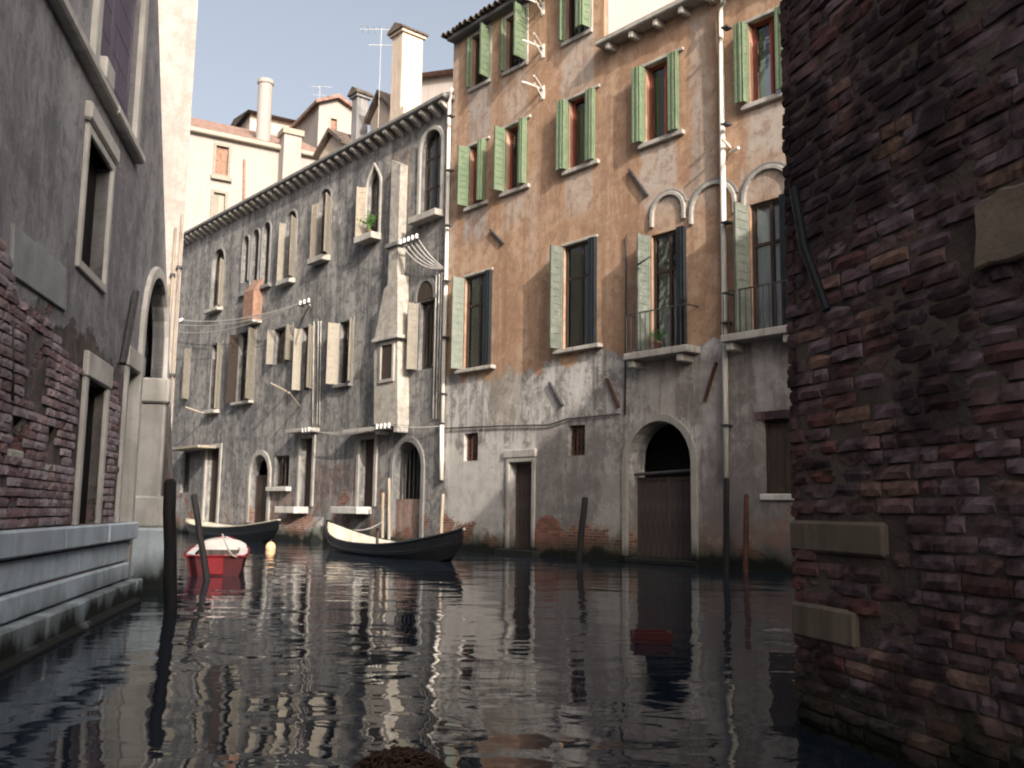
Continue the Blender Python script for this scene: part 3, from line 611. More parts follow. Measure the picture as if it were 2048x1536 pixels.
I3 = insulators((824, 496), 5, 0.2, 0.4); I4 = insulators((778, 862), 4, 0.2, 0.4); I5 = insulators((628, 868), 3, 0.2, 0.4)
for a, b, dr in ((I1[0], I2[0], 0.25), (I1[1], I2[1], 0.3), (I1[2], (I2[1][0] + 0.2, I2[1][1], I2[1][2] - 0.25), 0.3), (I1[0], (I2[0][0], I2[0][1] - 0.1, I2[0][2] - 0.5), 0.35), (I4[0], I5[0], 0.12), (I4[1], I5[1], 0.16), (I4[2], I5[2], 0.2), (I4[3], F3(884, 852), 0.05)):
    MB().tube(sag(a, b, dr), 0.014, 5).build('cable', 'cable', HG)
for i, p in enumerate(I3):
    e = F3(890, 538); mid = Vector(p).lerp(Vector(e), 0.4) - Vector((0, 0, 0.55 - 0.09 * i))
    pts = [Vector(p) * (1 - t) ** 2 + 2 * t * (1 - t) * mid + Vector(e) * t ** 2 for t in [j / 9 for j in range(10)]]
    MB().tube(pts, 0.016, 5).build('cable', 'cable', HG)
for p, q in (((541, 766), (578, 785)), ((578, 785), (600, 812)), ((371, 814), (421, 831)), ((620, 610), (604, 640))):
    u0, v0 = FF.at(*q); u1, v1 = FF.at(*p, -0.8); MB().tube([(u0, -0.02, v0), (u1, -0.8, v1)], 0.03, 6).build('clothes_pole', 'pole_pale', HG)
vt = EAVE_G - 0.02
wall_mesh('wall', 'grey_plaster', HG, [(-24, -1), (UGR - 0.004, -1), (UGR - 0.004, vt), (-24, vt)], hg, depth=10)
# battered foot of the wall
a = rc(548, 648, 1035, 1095)
MB().add([(a[0], -0.45, -0.6), (a[1], -0.45, -0.6), (a[1], 0.02, -0.6), (a[0], 0.02, -0.6), (a[0], -0.38, 0.35), (a[1], -0.38, 0.35), (a[1], 0.02, 0.8), (a[0], 0.02, 0.8)],
         [(0, 3, 2, 1), (4, 5, 6, 7), (0, 1, 5, 4), (1, 2, 6, 5), (2, 3, 7, 6), (3, 0, 4, 7)]).build('foot', 'grey_plaster', HG, bevel=0.05)

# ------------------------------------------------------------------ orange house
PB = (0.44, 0.40, 0.36); PG = (0.33, 0.32, 0.31)
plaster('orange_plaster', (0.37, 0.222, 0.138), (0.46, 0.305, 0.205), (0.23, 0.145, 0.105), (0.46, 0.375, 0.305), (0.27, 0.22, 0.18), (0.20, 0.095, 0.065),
        boxes=[(*rc(937, 983, 165, 285), PG, 0.85), (*rc(1004, 1056, 132, 240), PB, 0.55), (*rc(1124, 1188, 66, 185), PB, 0.8),
               (*rc(928, 974, 405, 480), PG, 0.9), (*rc(1008, 1052, 375, 445), PB, 0.7), (*rc(1130, 1186, 325, 425), PB, 0.75),
               (*rc(1282, 1352, 270, 395), PB, 0.9), (*rc(1492, 1572, 200, 320), PB, 0.9), (*rc(1382, 1424, 10, 420), PG, 0.6), (*rc(893, 912, 60, 560), (0.40, 0.34, 0.29), 0.8),
               (*rc(1290, 1380, 380, 440), PB, 0.7), (*rc(1480, 1600, 320, 400), PB, 0.7), (*rc(1060, 1072, 330, 560), PB, 0.4)],
        peel_z=(0.2, 2.0), peel_amt=0.5, lower=((0.47, 0.45, 0.435), (0.36, 0.345, 0.335)), lower_z=4.4, tide=0.5, streak_amt=0.7,
        boxes2=[(*rc(890, 1012, 890, 1075), (0.52, 0.50, 0.475), 0.8), (*rc(1195, 1250, 950, 1080), (0.50, 0.47, 0.43), 0.7), (*rc(1010, 1075, 885, 930), (0.52, 0.50, 0.47), 0.6),  # pale tones here paint in sunlit patches of the wall
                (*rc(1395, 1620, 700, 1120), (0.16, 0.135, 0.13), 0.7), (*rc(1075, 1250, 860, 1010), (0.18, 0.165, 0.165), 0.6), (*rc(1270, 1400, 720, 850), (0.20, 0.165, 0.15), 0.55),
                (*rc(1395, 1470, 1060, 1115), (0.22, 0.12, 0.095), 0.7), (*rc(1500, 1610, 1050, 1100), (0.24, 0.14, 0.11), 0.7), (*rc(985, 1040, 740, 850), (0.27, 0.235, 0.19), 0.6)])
HO = thing('orange_house', 'weathered orange plaster house with green shutters and bare grey lower storey', 'house', FF.o, FF.rz)
ho = []
UOL = UGR + 0.004; UOR = 9.6
UT = FF.at(1208, 60)[0]; VT = FF.at(950, 36, -0.3)[1]; VLOW = FF.at(1290, 36, -0.3)[1]
def ow(px, **kw): return window(HO, ho, *rc(*px), **kw)
SO = (0.1, 0.09, 0.10, 'stone_high')
tr_ = (0.10, 0.03, 'stone_high')
# top floor
for px, shs in (((944, 979, 66, 168), [('L', 'p', 3, 0.12), ('R', 'p', 8, 0.34)]), ((1012, 1052, 28, 134), [('L', 'p', 3, 0.12), ('R', 'p', 6, 0.42)]), ((1131, 1180, -55, 72), [('L', 'p', 3, 0.14), ('R', 'b', 0.26, 0.18)])):
    ow(px, frame='wood_dark', shutters=shs, trim=tr_, sill=(0.1, 0.1, 0.06, 'stone_high'))
# second floor
for px, shs in (((940, 971, 288, 409), [('L', 'p', 5, 0.34), ('R', 'b', 0.16, 0.1)]), ((1012, 1053, 248, 378), [('L', 'p', 0, 0.34), ('R', 'b', 0.16, 0.08)]),
                ((1138, 1190, 190, 332), [('L', 'b', 0.17, 0.18), ('R', 'b', 0.12, 0.16)]), ((1291, 1357, 120, 276), [('L', 'b', 0.17, 0.17), ('R', 'b', 0.12, 0.16)]),
                ((1498, 1575, 30, 196), [('L', 'b', 0.18, 0.16), ('R', 'b', 0.12, 0.16)])):
    ow(px, frame='wood_red', shutters=shs, curtain='cloth_white', curtain_w=1.0, sill=(0.16, 0.10, 0.09, 'stone_high'), lintel=(0.16, 0.07, 0.05, 'stone_high'))
# first floor
for px, lf, cur in (((929, 983, 548, 736), 0.36, 0.8), ((1127, 1193, 484, 695), 0.36, 0.9), ((1303, 1372, 462, 702), 0.37, 0.9), ((1501, 1582, 398, 664), 0.40, 1.0)):
    big = px[0] > 1200
    w = ow(px, frame='wood_dark', depth=0.07, fw=0.07, trans=(0.68,), curtain='cloth_white', curtain_w=cur, shutters=[('L', 'p', 2, lf, 'pale_green_paint'), ('R', 'b', 0.10, 0.13, 'blue_paint')],
           sill=None if big else (0.2, 0.09, 0.16, 'stone_high'), lintel=None if big else (0.04, 0.06, 0.04, 'stone_high'))
    if big:                                               # balcony slab on stone brackets, thin railing
        u0, u1, v0, v1 = rc(*px)
        MB().box(u0 - 0.42, u1 + 0.35, -0.42, 0.1, v0 - 0.15, v0 - 0.005).build('balcony_slab', 'stone_high', w, bevel=0.015)
        for uu in (u0 - 0.34, u1 + 0.02): MB().box(uu, uu + 0.16, -0.36, 0.05, v0 - 0.31, v0 - 0.152).build('bracket', 'stone_high', w, bevel=0.02)
        rl = MB(); rl.box(u0 - 0.38, u1 + 0.31, -0.40, -0.375, v0 + 0.80, v0 + 0.825)
        nbar = 13
        for i in range(nbar): uu = u0 - 0.37 + (u1 - u0 + 0.66) * i / (nbar - 1); rl.box(uu, uu + 0.014, -0.395, -0.381, v0 - 0.004, v0 + 0.80)
        for uu in (u0 - 0.38, u1 + 0.285): rl.box(uu, uu + 0.025, -0.375, -0.003, v0 + 0.80, v0 + 0.825)
        rl.build('railing', 'iron', w)
# blind round arches over the piano nobile
for xl, xr, ys, yt in ((1302, 1372, 424, 393), (1380, 1474, 414, 362), (1484, 1588, 385, 330)):
    u0, u1, v0, v1 = rc(xl, xr, yt, ys); r = (u1 - u0) / 2
    o_ = opoly(u0, u1, v0 - 0.25, v0 + r * 0.92, 'arch', r * 0.92, 0.0); i_ = opoly(u0, u1, v0 - 0.25, v0 + r * 0.92, 'arch', r * 0.92, -0.085, 0)
    o_ = o_[1:] + o_[:1]; i_ = i_[1:] + i_[:1]
    MB().ring(i_, o_, -0.06, 0.02).build('blind_arch', 'stone_high', HO, bevel=0.012)
    MB().ring([(p[0] * 1.0, p[1]) for p in o_[2:-1]], [((p[0] - (u0 + u1) / 2) * 1.12 + (u0 + u1) / 2, (p[1] - v0) * 1.1 + v0) for p in o_[2:-1]], -0.03, 0.02).build('arch_moulding', 'stone_grey', HO)
# ground floor
for px in ((928, 956, 866, 922), (1136, 1170, 850, 911)):
    w = ow(px, frame='rust', mull=0, trim=None)
    u0, u1, v0, v1 = rc(*px); mb = MB()
    for i in range(4): uu = u0 + (u1 - u0) * (i + 0.5) / 4; mb.box(uu - 0.012, uu + 0.012, 0.08, 0.104, v0, v1)
    for i in range(4): vv = v0 + (v1 - v0) * (i + 0.5) / 4; mb.box(u0, u1, 0.105, 0.12, vv - 0.01, vv + 0.01)
    mb.build('grille', 'rust', w)
planked(HO, ho, *rc(1019, 1065, 924, 1098), n=5)
u0, u1, v0, v1 = rc(1019, 1065, 924, 1098)
surround(HO, u0, u1, v0, v1, 'rect', None, 0.10, 0.05, 'stone_mid', 'door_surround')
MB().box(u0 - 0.2, u1 + 0.14, -0.07, 0.03, v1 + 0.10, v1 + 0.30).build('door_head', 'stone_mid', HO, bevel=0.02)
MB().box(u0 - 0.3, u1 + 0.3, -0.22, 0.05, v0 - 0.5, v0 - 0.012).build('doorstep', 'stone_pale', HO, bevel=0.02)
# bricked-up low arch
u0, u1, v0, v1 = rc(1070, 1124, 1030, 1106)
plaster('brick_face', (0.2, 0.1, 0.08), (0.24, 0.12, 0.09), (0.1, 0.06, 0.05), (0.26, 0.16, 0.13), (0.16, 0.12, 0.10), (0.22, 0.10, 0.075), peel_z=(0.5, 3), peel_amt=1.9, tide=0.35)
MB().prism(opoly(u0, u1, -0.4, v1, 'arch', 0.45), -0.018, 0.02).build('walled_arch', 'brick_face', HO)
# great water gate
u0, u1, v0, v1 = rc(1257, 1384, 842, 1088)
v0 = 0.12
ho.append({'p': opoly(u0, u1, v0, v1, 'arch'), 'r': 0.5})
surround(HO, u0, u1, v0, v1, 'arch', None, 0.15, 0.05, 'stone_mid', 'gate_surround')
vb = rc(1257, 1384, 842, 944)[2]
MB().tube([(u0 - 0.02, 0.2, vb - 0.03), (u1 + 0.02, 0.2, vb + 0.03)], 0.035, 8).build('transom', 'iron', HO)
um = (u0 + u1) / 2
for a, b in ((u0, um - 0.01), (um + 0.01, u1)): planked(HO, [], a, b, v0, vb - 0.09, n=5, name='gate_leaf', depth=0.3)
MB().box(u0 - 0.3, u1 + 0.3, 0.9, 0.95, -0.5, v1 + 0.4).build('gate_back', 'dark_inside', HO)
for i, (yy, zz) in enumerate(((-0.55, -0.14), (-0.3, 0.0), (-0.05, 0.11))): MB().box(u0 - 0.35 + 0.12 * i, u1 + 0.35 - 0.1 * i, yy, 0.4, -0.6, zz).build('water_step', 'stone_pale', HO, bevel=0.03)
# big barred window beside the brick wall
w = ow((1524, 1612, 836, 988), frame='wood_dark', trim=None, reveal=0.35, glass='wood_dark')  # dark sheet in place of glass stands for the unlit opening
u0, u1, v0, v1 = rc(1510, 1625, 822, 836); mb = None
for i in range(14):
    uu = u0 + (u1 - u0) * i / 14
    if mb is None: mb = MB().box(0, (u1 - u0) / 14 - 0.012, -0.02, 0.03, 0, 0.15).build('brick', 'brick_wall', HO, bevel=0.008); mb.location = (uu, 0, v0 + 0.0)
    else: link_mesh('brick', mb.data, HO, (uu, random.uniform(-0.012, 0.006), v0))
u0, u1, v0, v1 = rc(1524, 1612, 836, 988); MB().box(u0 - 0.05, u1, -0.05, 0.1, v0 - 0.12, v0 + 0.004).build('sill', 'stone_pale', HO, bevel=0.02)
# iron wall anchors set aslant
for (a, b, mt) in (((983, 460), (1009, 487), 'iron'), ((1261, 339), (1297, 391), 'iron'), ((1101, 765), (1128, 811), 'iron'), ((1435, 725), (1412, 803), 'rust'), ((1216, 757), (1240, 815), 'rust')):
    p = FF.at(*a); q = FF.at(*b); P = Vector((p[0], 0, p[1])); Q = Vector((q[0], 0, q[1])); d = (Q - P); nn = Vector((-d.z, 0, d.x)).normalized() * 0.02
    MB().obox(P - nn + Vector((0, -0.075, 0)), d, nn * 2, (0, 0.085, 0)).build('wall_anchor', mt, HO)
# laundry arms
for x, y in ((1086, 12), (1086, 97), (1086, 180)):
    u, v = FF.at(x, y); mb = MB()
    for dx in (-0.22, 0.22): mb.tube([(u, 0, v), (u + dx * 0.6, -0.3, v + 0.1), (u + dx, -0.5, v + 0.14)], 0.022, 6)
    mb.tube([(u, 0, v - 0.22), (u + 0.12, -0.4, v + 0.02)], 0.018, 6); mb.box(u - 0.06, u + 0.06, -0.02, 0.01, v - 0.25, v + 0.1)
    mb.build('laundry_arm', 'pipe_white', HO)
# rain pipe
pp = [F3(1452, -40, -0.3), F3(1446, 6, -0.3), F3(1440, 22, -0.12), F3(1445, 300, -0.09), F3(1449, 600, -0.09), F3(1452, 955, -0.09)]
pipe(HO, pp, 0.058, 'pipe_white', clips=5)
u, v = FF.at(1462, 305); MB().tube([(u, -0.02, v + 0.1), (u + 0.05, -0.35, v + 0.18)], 0.03, 6).tube([(u, -0.02, v), (u + 0.4, -0.3, v - 0.1)], 0.03, 6).build('wall_hook', 'pipe_white', HO)
pipe(HO, [F3(1253, 470, -0.04), F3(1250, 830, -0.04)], 0.02, 'cable_dark', 'conduit', n=6)
pipe(HO, [F3(889, 857, -0.05), F3(1000, 852, -0.05), F3(1098, 850, -0.05), F3(1133, 838, -0.05), F3(1240, 828, -0.05)], 0.02, 'cable_dark', 'conduit', n=6)
pipe(HO, [F3(1275, 530, -0.5), F3(1302, 512, -0.45)], 0.02, 'iron', 'shutter_stay', n=6)
# eaves and roofs
ge = MB().box(UT + 0.02, UOR, -0.34, 0.2, VLOW - 0.10, VLOW + 0.03).build('gutter', 'stone_high', HO, bevel=0.03)
for i in range(9):
    uu = UT + 0.3 + i * 0.7
    MB().box(uu, uu + 0.12, -0.28, 0.05, VLOW - 0.26, VLOW - 0.102).build('corbel', 'stone_high', HO, bevel=0.02)
ge = MB().box(UOL, UT + 0.1, -0.26, 0.2, VT - 0.14, VT - 0.02).build('cornice', 'stone_grey', HO, bevel=0.02)
tl = None; uu = UOL + 0.02; n_ = 0
while uu < UT + 0.02:
    if tl is None:
        mb = MB(); pr = [(-0.1 + 0.2 * i / 6, 0.085 * math.sin(math.pi * i / 6)) for i in range(7)]
        mb.ring([(a, b - 0.018) for a, b in pr], pr, -0.40, 0.3); tl = mb.build('roof_tile', 'tile_old', HO); tl.location = (uu, 0, VT - 0.02)
    else: link_mesh('roof_tile', tl.data, HO, (uu, random.uniform(-0.05, 0.04), VT - 0.02 + random.uniform(-0.01, 0.015)), (random.uniform(-0.05, 0.05), 0, random.uniform(-0.06, 0.06)))
    uu += 0.205
MB().add([(UOL, 0.1, VT + 0.0), (UT + 0.05, 0.1, VT + 0.0), (UT + 0.05, 5.5, VT + 1.8), (UOL, 5.5, VT + 1.8), (UT + 0.05, 11, VT), (UOL, 11, VT)], [(0, 1, 2, 3), (3, 2, 4, 5)]).build('roof', 'tile_old', HO)
MB().add([(UT + 0.03, -0.32, VLOW + 0.035), (UOR, -0.32, VLOW + 0.035), (UOR, 5.5, VLOW + 1.7), (UT + 0.03, 5.5, VLOW + 1.7)], [(0, 1, 2, 3)]).build('roof', 'tile', HO)
MB().box(UT + 0.001, UT + 0.02, 0.12, 10, VLOW + 0.04, VT + 1.2).build('gable_wall', 'pale_wall', HO)
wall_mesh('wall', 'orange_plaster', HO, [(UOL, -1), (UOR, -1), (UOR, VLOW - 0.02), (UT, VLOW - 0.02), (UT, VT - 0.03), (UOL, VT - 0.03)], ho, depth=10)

# ------------------------------------------------------------------ potted plants on the sills
def plant(name, label, x, y, k, h, n, spread, pot=True, seed=1):
    rng = random.Random(seed); u, v = FF.at(x, y, k); base = FF.o + FF.x * u + FF.y * k
    t = thing(name, label, 'plant', (base.x, base.y, v), FF.rz)
    MB().lathe([(0.06, 0.0), (0.085, 0.13), (0.095, 0.13), (0.095, 0.16), (0.07, 0.16), (0.06, 0.1)], (0, 0, 0), 12).build('pot', 'terracotta', t, smooth=True)
    st, lv = MB(), MB()
    for i in range(n):
        a = rng.uniform(0, 6.28); hh = h * rng.uniform(0.5, 1.0); sp = spread * rng.uniform(0.2, 1)
        tip = Vector((sp * math.cos(a), sp * math.sin(a) * 0.6, 0.14 + hh)); p = [Vector((0, 0, 0.12)), Vector((tip.x * 0.3, tip.y * 0.3, 0.14 + hh * 0.6)), tip]
        st.tube(p, [0.008, 0.006, 0.003], 5)
        for j in range(7):
            c = p[1].lerp(p[2], j / 6) + Vector((rng.gauss(0, 0.03), rng.gauss(0, 0.03), rng.gauss(0, 0.03)))
            d = Vector((rng.gauss(0, 1), rng.gauss(0, 1), rng.gauss(0.2, 0.7))).normalized(); e = d.cross(Vector((rng.gauss(0, 1), rng.gauss(0, 1), 1))).normalized(); L = rng.uniform(0.07, 0.13)
            lv.add([c, c + d * L * 0.5 + e * L * 0.26, c + d * L, c + d * L * 0.5 - e * L * 0.26], [(0, 1, 2, 3)])
    st.build('stems', 'leaf', t); lv.build('foliage', 'leaf', t)
    return t
plant('potted_plant', 'bushy green plant spilling over the stone sill of the pointed window', 738, 471, -0.15, 0.55, 16, 0.42, seed=4)
plant('potted_plant', 'small bright green plant on the balcony slab beside the tall green shutter', 1315, 699, -0.25, 0.28, 6, 0.12, seed=9)
# ------------------------------------------------------------------ bricks
def brick_meshes(n, mat, seed):
    rng = random.Random(seed); out = []
    for q in range(n):
        nx, nz = 4, 2; vs, fs = [], []
        for iz in range(nz + 1):
            for ix in range(nx + 1):
                x = ix / nx - 0.5; z = iz / nz - 0.5
                edge = (ix in (0, nx)) + (iz in (0, nz))
                vs.append((x * (0.96 if edge else 1) + rng.gauss(0, 0.012), -0.5 + (0.0, 0.07, 0.17)[edge] + rng.gauss(0, 0.05), z * (0.96 if edge else 1) + rng.gauss(0, 0.022)))
        b = len(vs)
        for ix, iz in ((0, 0), (nx, 0), (nx, nz), (0, nz)): vs.append((ix / nx - 0.5, 0.5, iz / nz - 0.5))
        k = lambda ix, iz: iz * (nx + 1) + ix
        for iz in range(nz):
            for ix in range(nx): fs.append((k(ix, iz), k(ix + 1, iz), k(ix + 1, iz + 1), k(ix, iz + 1)))
        fs.append(tuple([k(i, 0) for i in range(nx, -1, -1)] + [b, b + 1])); fs.append(tuple([k(i, nz) for i in range(nx + 1)] + [b + 2, b + 3]))
        fs.append((k(0, 0), k(0, 1), k(0, 2), b + 3, b)); fs.append((k(nx, 2), k(nx, 1), k(nx, 0), b + 1, b + 2))
        me = bpy.data.meshes.new('brick'); me.from_pydata(vs, [], fs); me.materials.append(M[mat]); me.update(); out.append(me)
    return out
def lay_bricks(u0, u1, v0, v1, course, skip, rng, lmin=0.21, lmax=0.27, miss=0.015, y=0.0, joint=0.011, wob=0.006, out=0.008):
    """courses of stretchers and headers; returns (u, v, y, length, height, rotation)"""
    res = []; v = v0; ci = 0
    while v < v1:
        h = course * rng.uniform(0.93, 1.07); u = u0 - rng.uniform(0, 0.2)
        while u < u1:
            L = rng.uniform(lmin, lmax) * (0.5 if rng.random() < 0.28 else 1)
            uc, vc = u + L / 2, v + h / 2 + wob * math.sin(1.3 * u + ci * 0.4) * 1.0
            if u + L > u0 and not skip(uc, vc, L, h) and rng.random() > miss:
                a, b = max(u, u0), min(u + L, u1)
                if b - a > 0.05: res.append(((a + b) / 2, vc, y + rng.gauss(0, out), b - a - joint, h - joint * 1.05, rng.gauss(0, 0.012)))
            u += L
        v += h; ci += 1
    return res
def place_bricks(parent, lst, meshes, rng, limit=300, score=None, depth=0.07, name='brick', rest_name='brickwork'):
    if score: lst = sorted(lst, key=score)
    for (u, v, y, L, h, r) in lst[:limit]:
        link_mesh(name, rng.choice(meshes), parent, (u, y + depth / 2, v), (rng.gauss(0, 0.02), r, rng.gauss(0, 0.02)), (L, depth, h))
    rest = lst[limit:]
    if rest:
        mb = MB()
        for (u, v, y, L, h, r) in rest:
            me = rng.choice(meshes); mt = Matrix.Translation((u, y + depth / 2, v)) @ Matrix.Rotation(r, 4, 'Y') @ Matrix.Diagonal((L, depth, h, 1))
            mb.add([mt @ q.co for q in me.vertices], [tuple(p.vertices) for p in me.polygons])
        o = mb.build(rest_name, meshes[0].materials[0], parent, fix=False); o['kind'] = 'stuff'
    return lst

# ------------------------------------------------------------------ left bank: plastered house over a stone plinth
K = 0.08
rl = lambda xl, xr, yt, yb, k=K: FL.rect(xl, xr, yt, yb, k)
plaster('left_plaster', (0.25, 0.24, 0.25), (0.335, 0.325, 0.335), (0.13, 0.127, 0.14), (0.40, 0.405, 0.42), (0.20, 0.185, 0.19), (0.17, 0.085, 0.08), lower=((0.15, 0.125, 0.12), (0.20, 0.165, 0.155)), lower_z=2.25,
        boxes=[(*rl(120, 160, 60, 240), (0.42, 0.42, 0.42), 0.5)], peel_z=(1.6, 4.2), peel_amt=0.35, tide=0.3, bumps=0.9, streak_amt=0.55)
HL = thing('plastered_house', 'shaded house of patched plaster and plum brick on a pale stone plinth', 'house', FL.o, FL.rz)
hl = []
pb_, pt_ = FL.at(346, 960, K), FL.at(316, 0, K)            # the far corner of this old house leans back
UB = pb_[0]; _sl = (pt_[0] - pb_[0]) / (pt_[1] - pb_[1]); uend = lambda v: pb_[0] + _sl * (v - pb_[1])
# plinth: three courses of long stone blocks
v1_ = FL.at(0, 1063)[1]; v2_ = FL.at(0, 1123)[1]; v3_ = FL.at(0, 1195)[1]; v4_ = FL.at(0, 1255)[1]
rng = random.Random(3)
ARC = (FL.at(281, 700, K)[0], FL.at(328, 700, K)[0], -0.6, FL.at(304, 543, K)[1])
for ci, (a, b, pr) in enumerate(((v2_, v1_, 0.0), (v3_, v2_ - 0.025, 0.05), (v4_, v3_ - 0.012, 0.02), (-0.5, v4_ - 0.012, -0.06))):
    u = -6.0 - 0.3 * ci
    while u < ARC[0] - 0.05:
        L = min(rng.uniform(0.9, 1.7), max(0.3, ARC[0] - 0.1 - u)); pz = rng.uniform(-0.012, 0.012)
        MB().box(u + 0.004, u + L - 0.004, pr + pz, 0.6, a + 0.004, b - 0.002).build('stone_block', 'stone_plinth', HL, bevel=0.015); u += L
MB().box(-6, ARC[0] - 0.12, -0.12, 0.3, -0.8, 0.05).build('footing', 'stone_plinth', HL, bevel=0.03)
# lower openings
def stone_frame(px, w=0.1, proud=0.035, lint=0.22, name='doorway', depth=0.16):
    u0, u1, v0, v1 = px
    hl.append({'p': opoly(u0, u1, v0, v1), 'r': depth})
    d = MB().box(u0 - w, u0, K - proud, K + depth - 0.02, v0, v1).build(name, 'stone_pale', HL, bevel=0.01)
    MB().box(u1, u1 + w, K - proud, K + depth - 0.02, v0, v1).build('jamb', 'stone_pale', d, bevel=0.01)
    MB().box(u0 - w - 0.02, u1 + w + 0.02, K - proud - 0.01, K + depth - 0.02, v1 + 0.001, v1 + lint).build('lintel', 'stone_pale', d, bevel=0.012)
    return d
d1 = rl(160, 200, 760, 1048); d1 = (d1[0], d1[1], v1_ + 0.002, d1[3])
stone_frame(d1); planked(HL, [], d1[0], d1[1], d1[2], d1[3], n=5, depth=K + 0.10, mat='wood_unlit')
d2 = rl(243, 268, 735, 1042); d2 = (d2[0], d2[1], v1_ + 0.002, d2[3])
stone_frame(d2); planked(HL, [], d2[0], d2[1], d2[2], d2[3], n=5, depth=K + 0.10, mat='wood_unlit')
w1 = rl(163, 214, 290, 552)
hl.append({'p': opoly(*w1), 'r': 0.32})
w = MB().ring(opoly(*w1), opoly(*w1, g=0.08), K - 0.03, K + 0.16, True).build('window', 'stone_pale', HL, bevel=0.008)
MB().prism(opoly(*w1, g=-0.005), K + 0.11, K + 0.14).build('shutter', 'wood_unlit', w)  # black sheet standing for the shade inside the open window
MB().box(w1[0] - 0.14, w1[1] + 0.1, K - 0.06, K + 0.05, w1[3] + 0.081, w1[3] + 0.24).build('lintel', 'stone_pale', w, bevel=0.02)
slots = []
for px in ((24, 40, 830, 900), (95, 105, 853, 928)):
    s = rl(*px); slots.append(s); hl.append({'p': opoly(*s), 'r': 0.3})
    w = MB().box(s[0] - 0.06, s[1] + 0.06, K - 0.02, K + 0.1, s[2] - 0.06, s[2] - 0.002).build('slot_window', 'stone_pale', HL, bevel=0.01)
    MB().box(s[1] - 0.03, s[1] - 0.005, K + 0.1, K + 0.14, s[2], s[3]).build('frame', 'cream_paint', w)
# water gate: arch ring, deep pier, moulded capital and base
ah = (ARC[0], ARC[1], -0.6, ARC[3]); rise = (ARC[1] - ARC[0]) * 0.5
hl.append({'p': opoly(*ah, 'arch', rise), 'r': 0.14})
surround(HL, *ah, 'arch', rise, 0.13, 0.05 - K, 'stone_pale', 'arch_ring', yb=K + 0.13)
vc1 = rl(281, 331, 742, 800)[3]; vc0 = rl(281, 331, 742, 797)[2]
pier = MB().box(ARC[1] - 0.02, ARC[1] + 0.13, 0.02, K + 0.55, -0.6, vc0).build('pier', 'stone_pale', HL, bevel=0.015)
MB().box(ARC[1] - 0.07, ARC[1] + 0.16, -0.02, K + 0.58, vc0 + 0.002, vc1).build('capital', 'stone_pale', pier, bevel=0.025)
vb_ = rl(281, 331, 992, 1055)
MB().box(ARC[1] - 0.06, ARC[1] + 0.16, -0.04, K + 0.58, vb_[2], vb_[3]).build('base', 'stone_pale', pier, bevel=0.025)
MB().box(ARC[1] - 0.12, ARC[1] + 0.18, -0.10, K + 0.6, -0.6, vb_[2] - 0.002).build('plinth', 'stone_plinth', pier, bevel=0.03)
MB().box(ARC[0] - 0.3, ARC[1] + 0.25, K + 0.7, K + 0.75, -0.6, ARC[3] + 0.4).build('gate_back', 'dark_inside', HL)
# string ledge and the tall shuttered window above
VLg = FL.at(215, 155, -0.02)[1]
for a, b in ((-6, FL.at(240, 200, -0.02)[0]), (FL.at(240, 200, -0.02)[0] + 0.01, FL.at(293, 300, -0.02)[0])):
    MB().box(a, b, -0.02, K + 0.05, VLg - 0.10, VLg).build('ledge', 'stone_pale', HL, bevel=0.02)
uw = (FL.at(192, 60, K)[0], FL.at(278, 60, K)[0]); wt = (uw[0], uw[1], VLg + 0.02, VLg + 2.4)
hl.append({'p': opoly(*wt), 'r': 0.25})
w = surround(HL, *wt, 'rect', None, 0.16, 0.05 - K, 'stone_pale', 'window', yb=K + 0.2)
leaf(w, (wt[0] + 0.01, K + 0.08), (1, 0), (wt[1] - wt[0]) / 2 - 0.015, wt[2], wt[3], 'purple_paint', 0.04, 0.3)
leaf(w, ((wt[0] + wt[1]) / 2 + 0.005, K + 0.08), (1, 0), (wt[1] - wt[0]) / 2 - 0.015, wt[2], wt[3], 'purple_paint', 0.04, 0.3)
u = FL.at(245, 160, -0.1)[0]; MB().box(u - 0.18, u + 0.14, -0.01, K, VLg + 0.002, VLg + 0.2).build('ledge_block', 'stone_pale', HL, bevel=0.015)
# grey render patch, iron bar, brick areas
pp_ = [FL.at(x, y, K) for x, y in ((18, 549), (127, 623), (128, 536), (60, 480), (22, 446))]
MB().prism(pp_, K - 0.022, K + 0.01).build('render_patch', 'render_grey', HL, bevel=0.006)
a, b = FL.at(260, 582, K), FL.at(237, 727, K); MB().tube([(a[0], K - 0.06, a[1]), (b[0], K - 0.04, b[1])], 0.035, 6).build('iron_bar', 'iron', HL)
pipe(HL, [(FL.at(18, 640, K)[0], K - 0.02, FL.at(18, 640, K)[1]), (FL.at(18, 800, K)[0], K - 0.02, FL.at(18, 800, K)[1])], 0.012, 'cable_dark', 'conduit', n=5)
HOLES_L = [d1, d2] + slots
def skip_l(u, v, L, h):
    for (a, b, c, d) in HOLES_L:
        g = 0.13 if (a, b, c, d) in (d1, d2) else 0.02
        if a - g < u + L / 2 and u - L / 2 < b + g and c - 0.02 < v < d + (0.26 if g > 0.1 else 0.02): return True
    edge = FL.at(60, 600, K)[1] - 0.10 * max(u, -0.5) + 0.35 * mnoise.noise((u * 1.3, v * 1.3, 2.0))
    if u > d1[1] - 0.05: edge = d1[3] + 0.1 + 0.3 * mnoise.noise((u * 2, v * 2, 5.0))
    if u > d2[1] + 0.05: return True
    return v > edge or (v > d1[3] - 0.5 and mnoise.noise((u * 1.1, v * 1.5, 9.0)) > 0.42)
bm_l = brick_meshes(10, 'brick_plum', 5)
lst = lay_bricks(-4.5, d2[1] + 0.05, v1_ + 0.006, 3.4, 0.069, skip_l, random.Random(11), y=K - 0.022, out=0.004)
